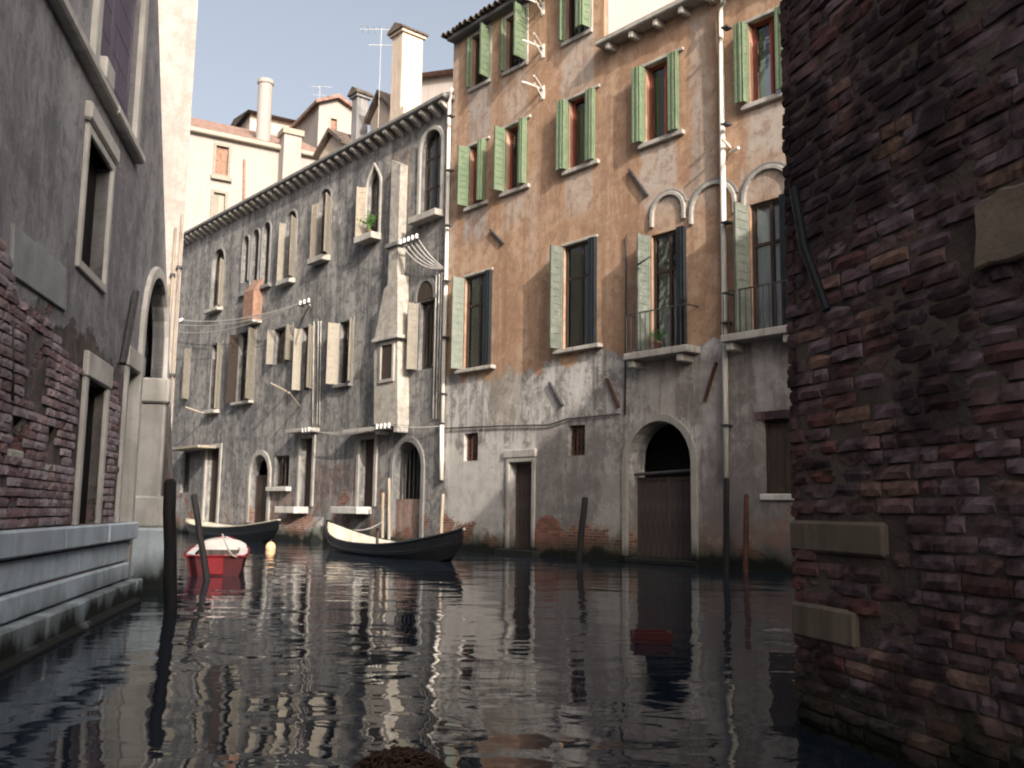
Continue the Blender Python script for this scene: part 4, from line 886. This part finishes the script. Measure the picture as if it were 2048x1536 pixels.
def vis_l(b):
    P = FL.o + FL.x * b[0] + FL.y * K; return (0 if P.y > 5.6 else 100) + P.y * 0.01 + (abs(b[0] - 1.2))
place_bricks(HL, lst, bm_l, random.Random(12), 300, vis_l, 0.06)
wall_mesh('wall', 'left_plaster', HL, [(-8, -1), (uend(-1), -1), (uend(12.5), 12.5), (-8, 12.5)], hl, depth=8, y=K, reveal=0.3)
MB().box(-8, uend(12.5), -0.25, 8.2, 12.502, 12.65).build('roof', 'tile_old', HL)

# pale corner house next along the left bank, its end wall square to the sun
plaster('pale_plaster', (0.40, 0.345, 0.315), (0.45, 0.40, 0.37), (0.32, 0.265, 0.24), (0.48, 0.44, 0.41), (0.5, 0.42, 0.36), (0.38, 0.22, 0.17), peel_z=(0.4, 2), peel_amt=0.1, tide=0.35, streak_amt=0.5)
d_ = ray(389, 120); b_ = FL.o + FL.x * (UB + 0.12); t_ = (b_ - Vector((0, 0, EYE))).dot(FL.x) / d_.dot(FL.x); Cn = Vector((0, 0, EYE)) + d_ * t_
FP = Frame((Cn.x, Cn.y, 0), -FL.y)                        # local x to the right along the end wall, corner at 0
HP = thing('pale_house', 'sunlit pale pinkish house end rising beyond the arched water gate', 'house', FP.o, FP.rz)
dl = FP.x.dot(-_fx), FP.y.dot(-_fx)                       # side wall runs on parallel to the far facade
e1 = (dl[0] * 8, dl[1] * 8)
MB().add([(-5, 0, -1), (0, 0, -1), (e1[0], e1[1], -1), (e1[0] - 5, e1[1], -1), (-5, 0, 13.2), (0, 0, 13.2), (e1[0], e1[1], 13.2), (e1[0] - 5, e1[1], 13.2)],
         [(0, 3, 2, 1), (4, 5, 6, 7), (0, 1, 5, 4), (1, 2, 6, 5), (2, 3, 7, 6), (3, 0, 4, 7)]).build('wall', 'pale_plaster', HP)
MB().box(-5.1, 0.15, -0.15, 5, 13.202, 13.35).build('roof', 'tile', HP)
for x, v0, v1 in ((0.03, 0.5, 5.2), (0.11, 0.8, 5.0)): pipe(HP, [(-x, -0.035, v1), (-x, -0.035, v0)], 0.02, 'wood_grey', clips=3, n=7)
MB().box(-0.2, -0.13, -0.1, 0.02, 3.9, 4.15).build('wall_box', 'wood_grey', HP)

# ------------------------------------------------------------------ brick house on the right
HB = thing('brick_house', 'dark eroded brick house wall with pale corner stones rising from the water', 'house', FB.o, FB.rz)
bm_b = brick_meshes(14, 'brick_wall', 8); rng = random.Random(21)
rb = lambda xl, xr, yt, yb: FB.rect(xl, xr, yt, yb, 0)
quoins = []
for px in ((1585, 1770, 1040, 1112), (1585, 1712, 1210, 1288)):
    a = rb(*px); a = (0.0, a[1], a[2], a[3]); quoins.append(a)
    MB().box(a[0], a[1], -0.012, 0.3, a[2] + 0.006, a[3] - 0.006).build('corner_stone', 'stone_quoin' if 'stone_quoin' in M else stone('stone_quoin', (0.22, 0.185, 0.15), 0.3, 0.6), HB, bevel=0.015)
pa = [FB.at(x, y) for x, y in ((1957, 545), (1990, 530), (2030, 524), (2075, 505), (2075, 360), (2040, 372), (2012, 376), (1994, 392), (1972, 402), (1958, 418), (1962, 470))]
MB().prism(pa, -0.03, 0.03).build('render_patch', simple('render_brown', (0.24, 0.19, 0.15), 0.95, 0.3, 5, bump=0.6), HB, bevel=0.01)
def inpoly(p, poly):
    c = False; j = len(poly) - 1
    for i in range(len(poly)):
        if (poly[i][1] > p[1]) != (poly[j][1] > p[1]) and p[0] < (poly[j][0] - poly[i][0]) * (p[1] - poly[i][1]) / (poly[j][1] - poly[i][1]) + poly[i][0]: c = not c
        j = i
    return c
def skip_b(u, v, L, h):
    for (a, b, c, d) in quoins:
        if u - L / 2 < b - 0.06 and c < v < d: return True
    return any(inpoly((u + s * L * 0.4, v), q) for q in (pa,) for s in (-1, 0, 1))
lst = lay_bricks(0.0, 2.6, -0.12, 4.3, 0.070, skip_b, rng, miss=0.018, y=0.002, out=0.006, wob=0.006, joint=0.010)
def vis_b(b):
    P = FB.o + FB.x * b[0]; r = Vector((P.x, P.y, b[1])) - Vector((0, 0, EYE)); px = 1024 + FPX * r.dot(CR) / r.dot(_F); py = 768 - FPX * r.dot(CU) / r.dot(_F)
    return 1000 if (px > 2100 or py < -30 or py > 1500) else P.y
place_bricks(HB, lst, bm_b, random.Random(22), 300, vis_b, 0.08)
# return face round the corner, same courses
rest = lay_bricks(0.0, 2.0, -0.12, 4.3, 0.070, lambda *a: False, random.Random(33), miss=0.02, y=0, out=0.01)
mb = MB()
for (u, v, y, L, h, r) in rest:
    me = rng.choice(bm_b); mt = Matrix.Translation((-0.005 + 0.04 + y, u, v)) @ Matrix.Rotation(-math.pi / 2, 4, 'Z') @ Matrix.Diagonal((L, 0.08, h, 1))
    mb.add([mt @ q.co for q in me.vertices], [tuple(p.vertices) for p in me.polygons])
o = mb.build('brickwork', 'brick_wall', HB, fix=False); o['kind'] = 'stuff'
HBH = 5.3
MB().box(0.016, 13.5, 0.016, 5.6, -1, 4.28).build('mortar_core', 'mortar', HB)
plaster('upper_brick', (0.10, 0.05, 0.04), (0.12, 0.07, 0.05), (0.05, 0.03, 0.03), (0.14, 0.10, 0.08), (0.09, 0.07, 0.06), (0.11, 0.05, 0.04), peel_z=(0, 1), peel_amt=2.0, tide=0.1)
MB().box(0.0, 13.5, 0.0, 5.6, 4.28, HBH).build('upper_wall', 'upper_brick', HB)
MB().box(-0.25, 13.7, -0.25, 5.8, HBH + 0.002, HBH + 0.15).build('roof', 'tile_old', HB)
a = FB.at(1612, 380); b = FB.at(1672, 622)
MB().tube([(a[0], -0.07, a[1]), ((a[0] + b[0]) / 2, -0.09, (a[1] + b[1]) / 2), (b[0], -0.05, b[1])], 0.022, 8).build('iron_stay', 'blue_paint', HB)

# added unseen houses, placed and shaped to throw the shade: one further along the right bank, one behind
plaster('ochre_plaster', (0.42, 0.30, 0.18), (0.48, 0.36, 0.24), (0.2, 0.15, 0.1), (0.5, 0.42, 0.32), (0.3, 0.25, 0.2), (0.3, 0.13, 0.08), tide=0.4)
HR = thing('shade_house_right', 'ochre plastered house added out of view to shade the orange facade', 'house', (8.3, 3.5, 0), math.atan2(4.75, 0.5))
ob_h = 11.0
for_box = MB().box(0, 7.2, -9, 0, -1, ob_h); for_box.build('wall', 'ochre_plaster', HR)
MB().add([(-0.3, 0.3, ob_h), (7.5, 0.3, ob_h), (7.5, -4.5, ob_h + 1.2), (-0.3, -4.5, ob_h + 1.2), (7.5, -9.3, ob_h), (-0.3, -9.3, ob_h)], [(0, 1, 2, 3), (3, 2, 4, 5)]).build('roof', 'tile', HR)
for i in range(3):
    for z in (4.2, 7.6):
        MB().box(0.9 + i * 2.2, 1.8 + i * 2.2, 0.001, 0.05, z, z + 1.6).build('window', 'green_paint', HR)
HX = thing('shade_house_behind', 'tall plastered house added out of view to shade the left bank', 'house', (2.0, -10, 0), 0)
MB().add([(0, 0, -1), (5.5, 0, -1), (5.5, -6, -1), (0, -6, -1), (0, 0, 20), (2.8, 0, 20), (2.8, -6, 20), (0, -6, 20)], [(0, 3, 2, 1), (4, 5, 6, 7), (0, 1, 5, 4), (1, 2, 6, 5), (2, 3, 7, 6), (3, 0, 4, 7)]).build('wall', 'ochre_plaster', HX)
MB().box(-0.2, 3.0, -6.2, 0.2, 20.002, 20.2).build('roof', 'tile', HX)
for i in range(2):
    for z in (3, 7, 11, 15): MB().box(0.4 + i * 1.4, 1.2 + i * 1.4, 0.001, 0.05, z, z + 1.8).build('window', 'green_paint', HX)

# ------------------------------------------------------------------ far houses over the grey roof
E0 = Vector((0, 0, EYE)) + ray(512, 275) * (46 / ray(512, 275).y)
FD = Frame((E0.x, E0.y, 0), (0.857, 0.515, 0))
HF = thing('far_house', 'bright sunlit cream house with closed brown shutters beyond the grey roof', 'house', FD.o, FD.rz)
hf = []
VD = FD.at(512, 284)[1]; uL, uR = FD.at(350, 260)[0] - 2, FD.at(660, 300)[0]
for px, inner in (((431, 456, 293, 350), 'terracotta'), ((425, 448, 386, 470), 'cream_paint'), ((560, 580, 330, 390), 'terracotta')):
    a = FD.rect(*px); hf.append(opoly(*a)); w = MB().ring(opoly(*a), opoly(*a, g=0.12), -0.06, 0.1, True).build('window', 'cream_paint', HF)
    leaf(w, (a[0], 0.12), (1, 0), (a[1] - a[0]) / 2 - 0.01, a[2], a[3], inner); leaf(w, ((a[0] + a[1]) / 2, 0.12), (1, 0), (a[1] - a[0]) / 2 - 0.01, a[2], a[3], inner)
    MB().box(a[0] - 0.2, a[1] + 0.2, -0.2, 0.05, a[2] - 0.3, a[2] - 0.125).build('sill', 'cream_paint', w)
wall_mesh('wall', 'pale_wall', HF, [(uL, -1), (uR, -1), (uR, VD - 0.2), (uL, VD - 0.2)], hf, depth=9)
MB().box(uL, uR + 0.2, -0.3, 0.2, VD - 0.22, VD + 0.02).build('cornice', 'cream_paint', HF, bevel=0.04)
MB().add([(uL, -0.25, VD + 0.03), (uR, -0.25, VD + 0.03), (uR, 5, VD + 2.6), (uL, 5, VD + 2.6), (uR, 9.5, VD), (uL, 9.5, VD)], [(0, 1, 2, 3), (3, 2, 4, 5), (1, 4, 2), (0, 3, 5)]).build('roof', 'tile', HF)
pipe(HF, [(FD.at(489, 300)[0], -0.08, FD.at(489, 320)[1]), (FD.at(489, 400)[0], -0.08, FD.at(489, 460)[1])], 0.06, 'terracotta', n=6)
u, v = FD.at(533, 160, 0.5); r_ = (FD.at(548, 200, 0.5)[0] - FD.at(519, 200, 0.5)[0]) / 2
c = MB().lathe([(r_, VD - 1.0), (r_ * 0.96, v - 0.25), (r_ * 1.12, v - 0.2), (r_ * 1.12, v), (r_ * 0.6, v + 0.05)], (u, 0.6, 0), 16).build('chimney', 'pale_wall', HF, smooth=False)
a = FD.rect(567, 602, 258, 360, -0.8); c = MB().box(a[0], a[1], -0.8, 0.0, VD - 6, a[3] - 0.3).build('chimney', 'pale_wall', HF)
MB().box(a[0] - 0.1, a[1] + 0.1, -0.9, 0.1, a[3] - 0.298, a[3]).build('cap', 'cream_paint', c)
# eaved house and gable further back
def back_house(name, label, xl, xr, ye, yr, Y, wallm, roofm, gable=False, ang=(0.857, 0.515), win=None):
    P = Vector((0, 0, EYE)) + ray((xl + xr) / 2, ye) * (Y / ray((xl + xr) / 2, ye).y); Fr = Frame((P.x, P.y, 0), (ang[0], ang[1], 0))
    H = thing(name, label, 'house', Fr.o, Fr.rz); u0, u1 = Fr.at(xl, ye)[0], Fr.at(xr, ye)[0]; ve = Fr.at((xl + xr) / 2, ye)[1]; vr = Fr.at((xl + xr) / 2, yr)[1]; um = (u0 + u1) / 2
    hs = []
    if win:
        a = Fr.rect(*win); hs.append(opoly(*a)); w = MB().ring(opoly(*a), opoly(*a, g=0.1), -0.05, 0.1, True).build('window', 'cream_paint', H)
        MB().prism(opoly(*a), 0.1, 0.12).build('pane', 'terracotta', w)
    if gable:
        wall_mesh('wall', wallm, H, [(u0, -1), (u1, -1), (u1, ve), (um, vr), (u0, ve)], hs, depth=6)
        MB().ring([(u0 - 0.3, ve - 0.1), (um, vr + 0.05), (u1 + 0.3, ve - 0.1)], [(u0 - 0.3, ve + 0.12), (um, vr + 0.3), (u1 + 0.3, ve + 0.12)], -0.35, 6.2).build('roof', roofm, H)
    else:
        wall_mesh('wall', wallm, H, [(u0, -1), (u1, -1), (u1, ve), (u0, ve)], hs, depth=6)
        MB().add([(u0 - 0.3, -0.6, ve), (u1 + 0.3, -0.6, ve), (u1 + 0.3, 3, vr + 0.4), (u0 - 0.3, 3, vr + 0.4), (u1 + 0.3, 6.5, ve), (u0 - 0.3, 6.5, ve)], [(0, 1, 2, 3), (3, 2, 4, 5), (1, 4, 2), (0, 3, 5), (0, 5, 4, 1)]).build('roof', roofm, H)
    return H
back_house('far_house', 'brownish far house with a dark projecting eave between two chimneys', 500, 640, 243, 236, 60, 'chimney_plaster', 'tile_old')
back_house('far_house', 'pale far gabled house with one small brown window', 638, 708, 216, 200, 56, 'pale_wall', 'tile', True, win=(661, 673, 238, 262))
back_house('far_house', 'pale far house block with red roof edge beside the tall orange house', 838, 960, 150, 140, 44, 'pale_wall', 'tile', ang=(0.95, -0.31))
# television aerials
def aerial(x, y, Y, h, label):
    P = Vector((0, 0, EYE)) + ray(x, y) * (Y / ray(x, y).y); t = thing('television_aerial', label, 'aerial', (P.x, P.y, P.z - h))
    MB().tube([(0, 0, 0), (0, 0, h)], 0.007, 6).build('mast', 'pipe_white', t); m = MB().tube([(-0.7, 0, h - 0.05), (0.7, 0, h - 0.05)], 0.009, 5)
    for i in range(7): m.tube([(-0.65 + i * 0.21, -0.3, h - 0.05), (-0.65 + i * 0.21, 0.3, h - 0.05)], 0.006, 5)
    m.tube([(-0.4, 0, h - 0.6), (0.4, 0, h - 0.6)], 0.008, 5); m.build('array', 'pipe_white', t); return t
aerial(763, 56, 30, 4.2, 'thin pale television aerial standing left of the tall square chimney')
aerial(640, 172, 57, 3.0, 'thin pale television aerial on the far gabled roof')

# ------------------------------------------------------------------ boats
def hull(name, label, a, b, beam, free, ha, hb, fill, mat_out, mat_in, mat_rim, rake=0.35, group=None, floor=0.06, thwarts=(0.35, 0.62), deck=None, power=2.2, sternw=0.0, rim=0.03, tip=0.5):
    """double-ended flat-bottomed boat from a (end A) to b (end B), built of ribs"""
    a, b = Vector((a[0], a[1], 0)), Vector((b[0], b[1], 0)); L = (b - a).length
    t = thing(name, label, 'boat', (a + b) / 2, math.atan2((b - a).y, (b - a).x), group)
    n = 28; outer, rimv, inn = [], [], []
    for i in range(n + 1):
        s = i / n; q = abs(2 * s - 1); x = (s - 0.5) * L
        w = beam / 2 * (1 - q ** power) if not (sternw and s < 0.5) else beam / 2 * (1 - (1 - sternw) * q ** 2.4)
        w = max(w, 0.02); hh = free + ((ha if s < 0.5 else hb) - free) * q ** 2.4; zb = -0.16 + 0.30 * q ** 4 * (1 if not (sternw and s < 0.5) else 0); xb = x * (1 - rake * 0.25 * q ** 2)
        wb = w * 0.66
        outer.append([(xb, -wb, zb), (x * 0.99, -w * 0.93, (zb + hh) / 2), (x, -w, hh), (x, w, hh), (x * 0.99, w * 0.93, (zb + hh) / 2), (xb, wb, zb)])
        wi = max(w - rim, 0.008); fl = max(floor, zb + 0.05)
        fl = min(fl, hh - 0.02)
        inn.append([(x, -wi, hh + 0.002), (xb, -max(wb - 0.03, 0.006), fl), (xb, max(wb - 0.03, 0.006), fl), (x, wi, hh + 0.002)])
    def loft(rows, closed, cap=False):
        m = len(rows[0]); vs = [p for r_ in rows for p in r_]; fs = []
        for i in range(len(rows) - 1):
            for j in range(m if closed else m - 1): fs.append((i * m + j, i * m + (j + 1) % m, (i + 1) * m + (j + 1) % m, (i + 1) * m + j))
        if cap: fs += [tuple(range(m)), tuple((len(rows) - 1) * m + j for j in range(m))]
        return vs, fs
    # skin: open at the top so the inside shows
    sk = [r_[2::-1] + r_[:2:-1] for r_ in outer]                        # rim A -> keel -> keel -> rim B
    sk = [[r_[2], r_[1], r_[0], r_[5], r_[4], r_[3]] for r_ in outer]
    vs, fs = loft(sk, False); fs += [tuple(range(6)), tuple(n * 6 + j for j in range(6))]
    MB().add(vs, fs).build('hull', mat_out, t, smooth=False)
    vs, fs = loft(inn, False); MB().add(vs, fs).build('lining', mat_in, t, fix=False)
    for sgn in (2, 3):
        MB().tube([Vector(r_[sgn]) for r_ in outer], 0.028, 6).build('gunwale', mat_rim, t)
    for lv_ in (1, 4):
        MB().tube([Vector(r_[lv_]) + Vector((0, -0.006 if lv_ == 1 else 0.006, 0.05)) for r_ in outer[1:-1]], 0.013, 5).build('strake', mat_out, t)
    for s in thwarts:
        i = round(s * n); r_ = inn[i]; w_ = abs(r_[0][1]); z = r_[0][2] - 0.10
        MB().box(r_[0][0] - 0.11, r_[0][0] + 0.11, -w_ * 0.97, w_ * 0.97, z - 0.03, z).build('thwart', mat_in, t, bevel=0.006)
    for i in range(4, n - 3, 3):
        r_ = inn[i]; m_ = MB()
        m_.tube([Vector(p) * 1.0 for p in (r_[0], r_[1])], 0.016, 5).tube([r_[2], r_[3]], 0.016, 5).build('rib', mat_in, t)
    for (s0, s1) in (deck or ()):
        i0, i1 = round(s0 * n), round(s1 * n); vs = []; fs = []
        for i in range(i0, i1 + 1):
            r_ = outer[i]; vs += [(r_[2][0], r_[2][1] * 0.97, r_[2][2] + 0.012), (r_[2][0], 0, r_[2][2] + 0.05), (r_[3][0], r_[3][1] * 0.97, r_[3][2] + 0.012)]
        for k in range(i1 - i0):
            for j in range(2): fs.append((3 * k + j, 3 * k + j + 1, 3 * k + j + 4, 3 * k + j + 3))
        MB().add(vs, fs).build('foredeck', mat_out if mat_rim == 'tar' else mat_rim, t, fix=False)
    return t, outer
bt, rows = hull('rowing_boat', 'black flat-bottomed rowing boat with pale inside and raised dark prow', ground(652, 1096), ground(925, 1127), 1.3, 0.25, 0.70, 0.66, 0, 'tar', 'boat_inner', 'tar', deck=((0.78, 1.0),), thwarts=(0.3, 0.55), power=2.6)
MB().tube([(-0.6, -0.2, 0.16), (1.4, 0.15, 0.2)], 0.025, 6).build('oar', 'wood_grey', bt)
hull('rowing_boat', 'dark rowing boat with beige gunwale moored beyond the red boat', ground(372, 1066), ground(556, 1087), 1.25, 0.36, 0.55, 0.68, 0, 'tar', 'boat_inner', 'boat_beige', thwarts=(0.3, 0.6), power=2.6)
rp = rows[2][3]; qw = ground(765, 1094) - bt.location; ca, sa = math.cos(bt.rotation_euler.z), math.sin(bt.rotation_euler.z)
MB().tube(sag((rp[0], rp[1], rp[2]), (qw.x * ca + qw.y * sa, -qw.x * sa + qw.y * ca, 0.7), 0.16), 0.012, 5).build('mooring_rope', 'cable', bt)
MB().box(0.9, 0.98, -0.60, -0.56, 0.26, 0.62).box(0.92, 1.06, -0.60, -0.56, 0.56, 0.62).build('rowlock', 'wood_door', bt, bevel=0.01)
# red motorboat, transom towards the camera
P = ground(428, 1152); RBt = thing('motorboat', 'small red motorboat with white rim and pale tarpaulin beside the leaning pole', 'boat', (P.x, P.y, 0), math.atan2(0.97, -0.24))
W2, LB, TH_ = 0.41, 3.0, 0.29
secs = [(0.0, W2, TH_), (0.5, W2 + 0.04, TH_ + 0.01), (1.4, W2 + 0.03, TH_ + 0.05), (2.2, W2 * 0.78, TH_ + 0.11), (2.7, W2 * 0.42, TH_ + 0.16), (LB, 0.03, TH_ + 0.2)]
vs, fs = [], []
for x, w, h in secs: vs += [(x, -w, h), (x, -w * 0.9, 0.06), (x, -w * 0.7, -0.15), (x, w * 0.7, -0.15), (x, w * 0.9, 0.06), (x, w, h)]
for i in range(len(secs) - 1):
    for j in range(5): fs.append((6 * i + j, 6 * i + j + 1, 6 * i + j + 7, 6 * i + j + 6))
fs.append((0, 1, 2, 3, 4, 5)); MB().add(vs, fs).build('hull', 'red_dark', RBt)
mb = MB()                                                             # white rim round the well
for i in range(len(secs) - 1):
    (x0, w0, h0), (x1, w1, h1) = secs[i], secs[i + 1]
    for s in (-1, 1):
        mb.add([(x0, s * w0, h0 + 0.002), (x1, s * w1, h1 + 0.002), (x1, s * max(w1 - 0.13, 0), h1 + 0.012), (x0, s * max(w0 - 0.13, 0), h0 + 0.012)], [(0, 1, 2, 3)])
mb.box(-0.01, 0.12, -W2 + 0.13, -0.13, TH_ - 0.02, TH_ + 0.013); mb.box(-0.01, 0.12, 0.13, W2 - 0.13, TH_ - 0.02, TH_ + 0.013)
mb.build('rim', 'white_paint', RBt, fix=False)
MB().box(-0.025, 0.125, -0.128, 0.128, 0.02, TH_ - 0.02).build('transom_pad', 'red_paint', RBt, bevel=0.01)
MB().tube([(x, -w - 0.012, h) for x, w, h in secs], 0.02, 6).tube([(x, w + 0.012, h) for x, w, h in secs], 0.02, 6).tube([(-0.02, -W2, TH_), (-0.02, W2, TH_)], 0.018, 6).build('rubbing_strake', 'red_paint', RBt)
MB().box(0.12, 1.6, -W2 + 0.13, W2 - 0.13, 0.04, 0.07).build('floor', 'dark_inside', RBt)
MB().box(1.5, 1.62, -W2 + 0.06, W2 - 0.06, 0.06, TH_ + 0.03).build('bulkhead', 'wood_door', RBt)
vs, fs = [], []
for i in range(7):
    for j in range(9):
        s, q = i / 6, j / 8; x = 1.55 + 1.35 * s; w = (W2 + 0.02) * (1 - 0.85 * s ** 2); a_ = math.pi * q
        vs.append((x, -w * math.cos(a_), TH_ + 0.03 + 0.08 * s + (0.17 * (1 - s ** 2.5)) * math.sin(a_) + 0.015 * math.sin(7 * s + 5 * q)))
for i in range(6):
    for j in range(8): fs.append((9 * i + j, 9 * i + j + 1, 9 * i + j + 10, 9 * i + j + 9))
fs.append(tuple(range(9))); MB().add(vs, fs).build('tarpaulin', 'tarp', RBt, smooth=True)
MB().tube(sag((0.05, -W2 + 0.05, TH_), (-0.32, -0.1, 0.62), 0.12), 0.011, 5).build('mooring_rope', 'cable', RBt)
P = ground(541, 1099); by = thing('mooring_buoy', 'round pale orange buoy floating beside the dark rowing boat', 'buoy', (P.x, P.y, 0))
MB().lathe([(0.02, -0.1), (0.09, -0.07), (0.125, 0.03), (0.115, 0.11), (0.07, 0.17), (0.02, 0.19)], (0, 0, 0), 16).build('float', 'buoy', by, smooth=True)
MB().lathe([(0.025, 0.19), (0.03, 0.2), (0.03, 0.225), (0.015, 0.23)], (0, 0, 0), 8).build('ring', 'iron', by)
P = ground(1302, 1283); cr = thing('floating_crate', 'dark red crate floating half sunk on the canal', 'crate', (P.x, P.y, 0), 0.05)
mb = MB()
for z in (-0.13, -0.05, 0.02): mb.box(-0.15, 0.15, -0.1, -0.085, z, z + 0.06); mb.box(-0.15, 0.15, 0.085, 0.1, z, z + 0.06); mb.box(-0.15, -0.135, -0.084, 0.084, z, z + 0.06); mb.box(0.135, 0.15, -0.084, 0.084, z, z + 0.06)
mb.build('slats', 'red_crate', cr); MB().box(-0.134, 0.134, -0.084, 0.084, -0.1, -0.085).build('bottom', 'red_crate', cr)

# ------------------------------------------------------------------ mooring poles
def pole(label, base, top, r, mat='pole_wood', sub=1.2, cat='mooring pole', group=None, seed=0):
    rng = random.Random(seed); b = Vector(base); t_ = Vector(top); d = (t_ - b); low = b - d.normalized() * sub
    pts, rr = [], []
    for i in range(9):
        s = i / 8; p = low.lerp(t_, s); pts.append(p + Vector((rng.gauss(0, r * 0.05), rng.gauss(0, r * 0.05), 0))); rr.append(r * (1.04 - 0.08 * s) * rng.uniform(0.98, 1.02))
    pts.append(t_ + d.normalized() * 0.03); rr.append(r * 0.6)
    o = MB().tube([p - b for p in pts], rr, 10).build('mooring_pole', mat, None, smooth=True); o.location = b
    return tag(o, label, cat, group)
def polep(label, wl, tp, r, **kw):
    b = ground(*wl); Y = b.y; d = ray(*tp); t_ = Vector((0, 0, EYE)) + d * (Y / d.y); return pole(label, b, t_, r, **kw)
polep('thick black mooring pole in front of the pale house end', (341, 1224), (340, 964), 0.062, seed=1)
polep('dark leaning mooring pole in front of the small red motorboat', (414, 1160), (388, 992), 0.045, seed=2)
polep('dark leaning mooring pole between the boarded door and the great gate', (1157, 1122), (1170, 997), 0.07, seed=3)
polep('tall blue-black mooring pole under the foot of the white rain pipe', (1452, 1146), (1453, 960), 0.055, seed=4)
polep('rusty brown mooring pole beside the barred window near the brick wall', (1491, 1142), (1493, 992), 0.05, mat='rust', seed=5)
polep('pale sunlit pole behind the black rowing boat, shorter of a close pair', (765, 1094), (766, 988), 0.045, mat='pole_pale', seed=6)
polep('pale sunlit pole behind the black rowing boat, taller of a close pair', (778, 1095), (778, 958), 0.042, mat='pole_pale', seed=7)
polep('pale leaning pole standing alone behind the raised dark prow', (881, 1103), (886, 990), 0.042, mat='pole_pale', seed=8)

# ------------------------------------------------------------------ the boat the picture was taken from, and its passenger
hull('sandolo', 'dark open boat that carries the passenger with curly brown hair', (-0.05, -2.4), (-0.25, 2.25), 1.2, 0.26, 0.34, 0.30, 0, 'tar', 'wood_door', 'tar', thwarts=(0.2, 0.45), power=2.8)
def person():
    t = thing('person', 'person with curly brown hair and a pale hair slide, seated low in the boat', 'person', (-0.14, 1.28, 0.048))
    me = bpy.data.meshes.new('body')
    P = {'pel': (0, 0, 0.10), 'sp': (0, 0.0, 0.24), 'ch': (0, 0.01, 0.36), 'nk': (0, 0.02, 0.44), 'hd': (0, 0.03, 0.50), 'hp': (0, 0.03, 0.575),
         'ls': (-0.13, 0.01, 0.39), 'le': (-0.19, 0.06, 0.23), 'lw': (-0.15, 0.22, 0.15), 'lh': (-0.13, 0.28, 0.15), 'rs': (0.13, 0.01, 0.39), 're': (0.19, 0.06, 0.23), 'rw': (0.15, 0.22, 0.15), 'rh': (0.13, 0.28, 0.15),
         'lt': (-0.08, 0.02, 0.08), 'lk': (-0.11, 0.34, 0.16), 'la': (-0.11, 0.56, 0.04), 'lf': (-0.11, 0.64, 0.02), 'rt': (0.08, 0.02, 0.08), 'rk': (0.11, 0.34, 0.16), 'ra': (0.11, 0.56, 0.04), 'rf': (0.11, 0.64, 0.02)}
    rad = {'pel': 0.11, 'sp': 0.105, 'ch': 0.11, 'nk': 0.042, 'hd': 0.066, 'hp': 0.07, 'ls': 0.05, 'le': 0.036, 'lw': 0.026, 'lh': 0.028, 'rs': 0.05, 're': 0.036, 'rw': 0.026, 'rh': 0.028,
           'lt': 0.075, 'lk': 0.055, 'la': 0.036, 'lf': 0.032, 'rt': 0.075, 'rk': 0.055, 'ra': 0.036, 'rf': 0.032}
    ks = list(P); ix = {k: i for i, k in enumerate(ks)}
    E = [('pel', 'sp'), ('sp', 'ch'), ('ch', 'nk'), ('nk', 'hd'), ('hd', 'hp'), ('ch', 'ls'), ('ls', 'le'), ('le', 'lw'), ('lw', 'lh'), ('ch', 'rs'), ('rs', 're'), ('re', 'rw'), ('rw', 'rh'),
         ('pel', 'lt'), ('lt', 'lk'), ('lk', 'la'), ('la', 'lf'), ('pel', 'rt'), ('rt', 'rk'), ('rk', 'ra'), ('ra', 'rf')]
    me.from_pydata([P[k] for k in ks], [(ix[a], ix[b]) for a, b in E], [])
    o = bpy.data.objects.new('body', me); C.objects.link(o); o.parent = t; me.materials.append(M['jersey'])
    m = o.modifiers.new('skin', 'SKIN'); m.use_smooth_shade = True
    for i, k in enumerate(ks): me.skin_vertices[0].data[i].radius = (rad[k], rad[k] * (0.8 if k in ('ch', 'sp', 'pel') else 1)); me.skin_vertices[0].data[i].use_root = (k == 'pel')
    o.modifiers.new('sub', 'SUBSURF').levels = 2; o.modifiers['sub'].render_levels = 2
    # curls: short coiled locks all over the crown
    rng = random.Random(5); mb = MB(); c = Vector((0, 0.03, 0.545))
    for i in range(1500):
        d = Vector((rng.gauss(0, 1), rng.gauss(0, 1), rng.gauss(0.35, 0.8))).normalized()
        if d.y > 0.55 and d.z < 0.35: continue
        if d.z < -0.55: continue
        s = c + Vector((d.x * 0.072, d.y * 0.08, d.z * 0.075)); e = d.cross(Vector((rng.gauss(0, 1), rng.gauss(0, 1), rng.gauss(0, 1)))).normalized(); f_ = d.cross(e)
        rr = rng.uniform(0.003, 0.008); pts = [s + d * (0.004 + 0.0026 * j) + (e * math.cos(j * 1.3) + f_ * math.sin(j * 1.3)) * rr for j in range(8)]
        mb.tube(pts, [0.0014] * 7 + [0.0006], 4)
    mb.lathe([(0.02, -0.06), (0.06, -0.045), (0.075, 0.0), (0.066, 0.04), (0.035, 0.066), (0.005, 0.072)], c, 14)
    mb.build('hair', 'hair', t, smooth=True)
    MB().lathe([(0.018, 0), (0.016, 0.006), (0.008, 0.01), (0.001, 0.011)], (0.0, -0.062, 0.612), 12).build('hair_slide', 'white_paint', t, smooth=True)
    for s in (-1, 1): MB().tube([(s * 0.02, -0.075, 0.60), (s * 0.035, -0.066, 0.622), (s * 0.048, -0.045, 0.634)], 0.004, 5).build('ribbon', 'ribbon', t)
person()
